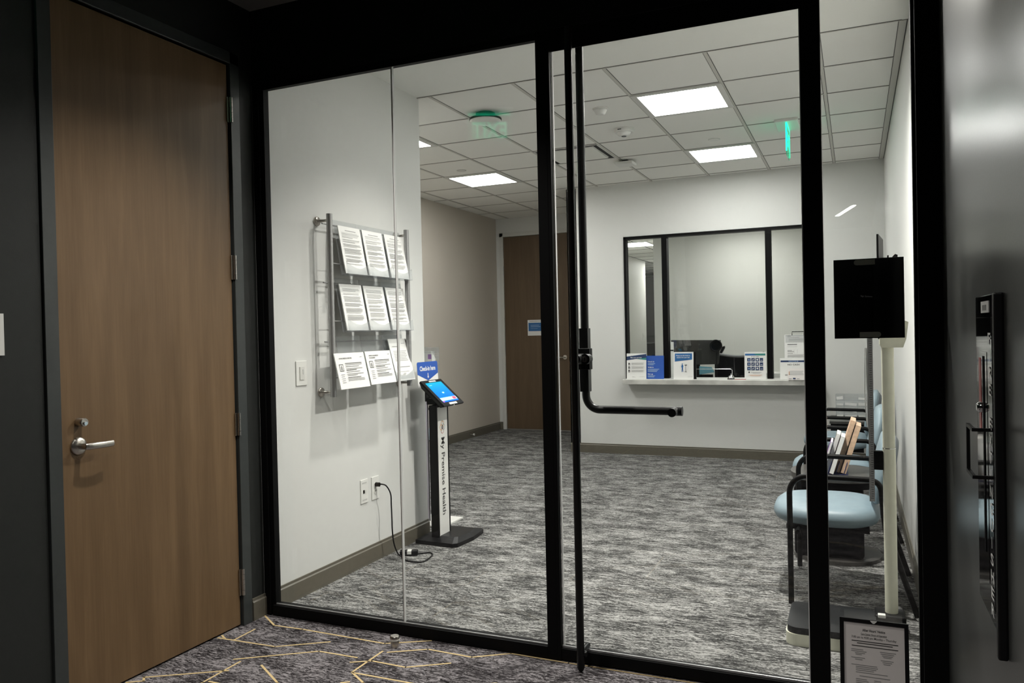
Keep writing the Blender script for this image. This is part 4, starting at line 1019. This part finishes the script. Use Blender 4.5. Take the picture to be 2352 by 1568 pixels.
# ------------------------------------------------------------------ medical scale with height rod
sc = thing('medical_scale', 'cream upright medical scale with black platform mat and tall column', 'scale', (-.09, 3.68, 0))
SO = Vector((-.09, 3.68, 0))
def rrect(x0, x1, y0, y1, r, n=8):
    out = []
    for cx, cy, a0 in ((x1-r, y1-r, 0), (x0+r, y1-r, PI/2), (x0+r, y0+r, PI), (x1-r, y0+r, 1.5*PI)):
        out += [(cx+r*math.cos(a0+PI/2*k/n), cy+r*math.sin(a0+PI/2*k/n)) for k in range(n+1)]
    return out
MB().prism(rrect(-.295, .07, 3.52, 3.875, .05), -SO, (1, 0, 0), (0, 1, 0), (0, 0, .05), 'cream_enamel').build('platform', sc, .006)
MB().prism(rrect(-.290, .065, 3.525, 3.87, .048), -SO+Vector((0, 0, .05)), (1, 0, 0), (0, 1, 0), (0, 0, .028), 'scale_mat').build('mat', sc, .004)
MB().box(Vector((.06, 3.77, 0))-SO, Vector((.185, 3.89, .088))-SO, 'black_plastic').build('column_foot', sc, .008)
MB().box(Vector((.072, 3.742, .085))-SO, Vector((.103, 3.768, .10))-SO, 'white_plastic').build('foot_tab', sc, .003)
MB().cyl(Vector((.1295, 3.83, .088))-SO, Vector((.1295, 3.83, .815))-SO, .0265, 'cream_enamel').cyl(Vector((.1295, 3.83, .818))-SO, Vector((.1295, 3.83, 1.27))-SO, .0255, 'cream_enamel').build('column', sc)
lab(MB().cyl(Vector((.1295, 3.83, .815))-SO, Vector((.1295, 3.83, .818))-SO, .0268, 'chrome').build('joint_ring', sc), 'thin chrome joint ring')
MB().prism([(.105, 1.262), (.190, 1.262), (.203, 1.30), (.212, 1.372), (.200, 1.378), (.098, 1.378), (.098, 1.275)], -SO+Vector((0, 3.79, 0)), (1, 0, 0), (0, 0, 1), (0, .085, 0), 'cream_enamel').build('display_head', sc, .006)
MB().box(Vector((.068, 3.815, .720))-SO, Vector((.106, 3.845, .803))-SO, 'black_matte').build('rod_bracket', sc, .002)
b = MB(); b.box(Vector((.048, 3.822, .577))-SO, Vector((.070, 3.832, 1.58))-SO, 'alu')
for k in range(98):
    z = .59+k*.01; b.box(Vector((.0565 if k % 5 else .053, 3.8214, z))-SO, Vector((.066, 3.8221, z+.002))-SO, 'ink')
lab(b.build('height_rod', sc), 'silver measuring rod with dark tick marks')
MB().tube([Vector(p)-SO for p in ((.040, 3.826, 1.26), (.036, 3.826, 1.05), (.042, 3.826, .92), (.046, 3.826, .9), (.045, 3.826, 1.26))], .0025, 'chrome', 8).build('rod_spring', sc)
b = MB(); b.prism([(0, 0), (.045, 0), (.045, .44), (0, .462)], Vector((.092, 3.81, 1.30))-SO, (.45, 1, 0), (0, 0, 1), (.008, 0, 0), 'black_plastic'); b.build('head_paddle', sc)
b = MB(); b.prism([(.128, 1.37), (.142, 1.37), (.141, 1.668), (.135, 1.668), (.128, 1.60)], Vector((0, 3.83, 0))-SO, (1, 0, 0), (0, 0, 1), (0, .02, 0), 'black_plastic')
b.prism([(.146, 1.37), (.175, 1.37), (.176, 1.668), (.166, 1.672), (.156, 1.662), (.148, 1.63)], Vector((0, 3.83, 0))-SO, (1, 0, 0), (0, 0, 1), (0, .02, 0), 'black_plastic'); b.build('column_grip', sc)

# ------------------------------------------------------------------ panel on the sidelight glass, notice stand
pn = thing('glass_mounted_sign', 'square black panel taped to the inside of the sidelight glass', 'sign panel', (.047, 3.066, 1.46))
MB().box((-.115, 0, -.144), (.113, .010, .140), 'black_matte').build('panel', pn, .001)
b = MB(); c1 = [(-.018+.0095*math.cos(PI/2+PI*k/8)-.02, .127+.0095*math.sin(PI/2+PI*k/8)) for k in range(9)]
b.prism(c1+[(.021, .1175), (.021, .1365)], (0, -.0045, 0), (1, 0, 0), (0, 0, 1), (0, .004, 0), 'tape'); lab(b.build('tape_strip', pn), 'pale tape strip at the top')
b = MB(); c1 = [(.028+.0095*math.cos(-PI/2+PI*k/8), -.131+.0095*math.sin(-PI/2+PI*k/8)) for k in range(9)]
b.prism(c1+[(-.032, -.1215), (-.032, -.1405)], (0, -.0045, 0), (1, 0, 0), (0, 0, 1), (0, .004, 0), 'tape'); lab(b.build('tape_strip', pn), 'pale tape strip at the bottom')
lab(MB().text('Sign Systems', (-.027, -.0008, .005), (1, 0, -.09), (0, 0, 1), .0075, 'ink_faint', 'l', .01, .038).build('lettering', pn), 'tiny pale lettering')

ns = thing('notice_stand', 'black framed After Hours Notice standing against the sidelight', 'sign', (.043, 2.955, 0))
v = Vector((0, .10, 1)).normalized(); u = Vector((1, 0, 0)); nrm = u.cross(v)
Wn, Hn = .218, .334
b = MB(); o = Vector((-Wn/2, 0, 0)); tB = .013
for r in ((0, 0, Wn, tB), (0, Hn-tB, Wn, Hn), (0, tB, tB, Hn-tB), (Wn-tB, tB, Wn, Hn-tB)):
    b.prism([(r[0], r[1]), (r[2], r[1]), (r[2], r[3]), (r[0], r[3])], o+nrm*.004, u, v, -nrm*.012, 'black_plastic')
b.build('frame', ns, .001)
b = MB(); b.prism([(tB, tB), (Wn-tB, tB), (Wn-tB, Hn-tB), (tB, Hn-tB)], o, u, v, -nrm*.003, 'paper_dim')
q = o+nrm*.0006; C = Wn/2
b.text('After Hours\u2019 Notice', q+u*C+v*.293, u, v, .0125, 'ink', 'c', .02, .072)
b.text('Care Center Hours of Operation', q+u*C+v*.281, u, v, .0085, 'ink', 'c', .01, .082); b.rect(q, u, v, (C-.041, .2795, C+.041, .2802), 'ink')
b.text('7:00 am to 4:00 pm Monday \u2013 Thursday', q+u*C+v*.268, u, v, .0105, 'ink', 'c', .005, .142)
for (x0, x1, y) in ((.038, .185, .257), (.055, .168, .250), (.038, .185, .240)): b.rect(q, u, v, (x0, y, x1, y+.0028), 'ink')
for (x0, x1, y) in ((.036, .075, .228), (.036, .085, .222), (.048, .080, .216), (.050, .070, .211), (.128, .178, .228), (.130, .172, .222), (.134, .168, .216), (.138, .164, .211), (.036, .080, .200), (.048, .072, .194), (.130, .170, .200), (.135, .165, .194), (.138, .160, .188),
                    (.036, .118, .176), (.050, .120, .170), (.050, .115, .164), (.050, .108, .158), (.050, .150, .151), (.062, .158, .139), (.050, .085, .128), (.050, .090, .122), (.050, .078, .116), (.108, .130, .128), (.108, .138, .122), (.155, .170, .128), (.155, .172, .120)):
    b.rect(q, u, v, (x0, y, x1, y+.0022), 'ink_soft')
b.poly(q+nrm*.0002, u, v, [(tB+.001, tB), (Wn-tB, tB), (Wn-tB, .03), (tB+.001, .108)], 'mid_blue')
b.build('sheet', ns)
lab(MB().prism([(C-.011+.022*k/8, -.010*math.sin(PI*k/8)) for k in range(9)], o+nrm*.0046+v*(Hn-.001), u, v, nrm*.0005, 'paper').build('thumb_notch', ns), 'pale half-round notch in the top edge')

# ------------------------------------------------------------------ extinguisher cabinet
XW = XR-.003; XF = .260
fx = thing('fire_extinguisher_cabinet', 'tall black fire extinguisher cabinet on the glossy corridor wall', 'fire extinguisher cabinet', (XW, 1.99, 1.05))
FO = Vector((XW, 1.99, 1.05))
def F(x, y, z): return Vector((x, y, z))-FO
b = MB(); b.box(F(XF, 1.872, .722), F(XW-.0002, 2.124, 1.424), 'black_gloss'); b.build('trim_body', fx, .003)
b = MB(); b.box(F(XF-.002, 1.853, .671), F(XW-.0002, 1.872, 1.425), 'black_plastic'); b.build('hinge_rail', fx, .004)
b = MB(); b.box(F(XF-.0016, 1.885, .76), F(XF, 2.105, 1.375), 'black_gloss'); b.build('door', fx, .002)
MB().box(F(XF-.0024, 1.95, .80), F(XF-.0016, 2.05, 1.30), 'black_gloss').build('window_pane', fx)
lab(MB().box(F(XF-.0032, 2.03, 1.12), F(XF-.0024, 2.06, 1.285), 'red_enamel').build('red_strip', fx), 'narrow red strip behind the window')
lab(MB().box(F(XF-.0040, 1.985, .86), F(XF-.0024, 2.0, 1.29), 'black_matte').build('window_bar', fx), 'black bar across the window')
b = MB(); b.box(F(.222, 1.985, 1.035), F(.229, 1.992, 1.142), 'black_plastic')
for z in (1.035, 1.135): b.box(F(.222, 1.90, z), F(.229, 1.992, z+.007), 'black_plastic')
for z in (1.035, 1.135): b.box(F(.222, 1.895, z), F(XF, 1.902, z+.007), 'black_plastic')
b.build('pull_handle', fx)
MB().lathe([(.012, 0), (.012, .008), (.008, .012)], F(XF-.0016, 2.02, 1.175), 'chrome', 18, (-1, 0, 0)).build('lock_knob', fx)
b = MB()
for i, c_ in enumerate('FIRE EXTINGUISHER'):
    if c_ == ' ': continue
    b.text(c_, F(XF-.0030, 1.906, 1.318-i*.0358), (0, -1, 0), (0, 0, 1), .034, 'paper', 'c', .02, None if c_ == 'I' else .034)
lab(b.build('lettering', fx), 'white FIRE EXTINGUISHER letters running down the door')
b = MB(); b.box(F(XF-.0012, 1.925, 1.385), F(XF-.0002, 2.03, 1.41), 'paper')
for k in range(8): b.box(F(XF-.0014, 1.95+k*.0075, 1.39), F(XF-.0011, 1.9535+k*.0075, 1.402), 'ink')
lab(b.build('sticker', fx), 'small white barcode sticker')

# ------------------------------------------------------------------ camera
cam = bpy.data.cameras.new('camera'); cam.sensor_width = 36; cam.lens = 27.50715; cam.clip_start = .05; cam.clip_end = 100
co = bpy.data.objects.new('camera', cam); COL.objects.link(co)
co.matrix_world = Matrix([[0.915644, 0.0154355, 0.4016937, 0.0], [0.4013881, 0.0195623, -0.9156991, 0.0], [-0.0219923, 0.9996895, 0.0117165, 1.365], [0.0, 0.0, 0.0, 1.0]])
scene.camera = co

wd = bpy.data.worlds.new('world'); scene.world = wd; wd.use_nodes = True
wd.node_tree.nodes['Background'].inputs[0].default_value = (.02, .02, .02, 1); wd.node_tree.nodes['Background'].inputs[1].default_value = .2
vs_ = scene.view_settings; vs_.view_transform = 'Standard'; vs_.look = 'None'; vs_.gamma = 1; vs_.use_curve_mapping = False; vs_.exposure = 1.08
cy = scene.cycles
cy.use_denoising = True; cy.max_bounces = 12; cy.diffuse_bounces = 5; cy.glossy_bounces = 5; cy.transparent_max_bounces = 24; cy.transmission_bounces = 4
cy.caustics_reflective = False; cy.caustics_refractive = False; cy.sample_clamp_indirect = 4.0
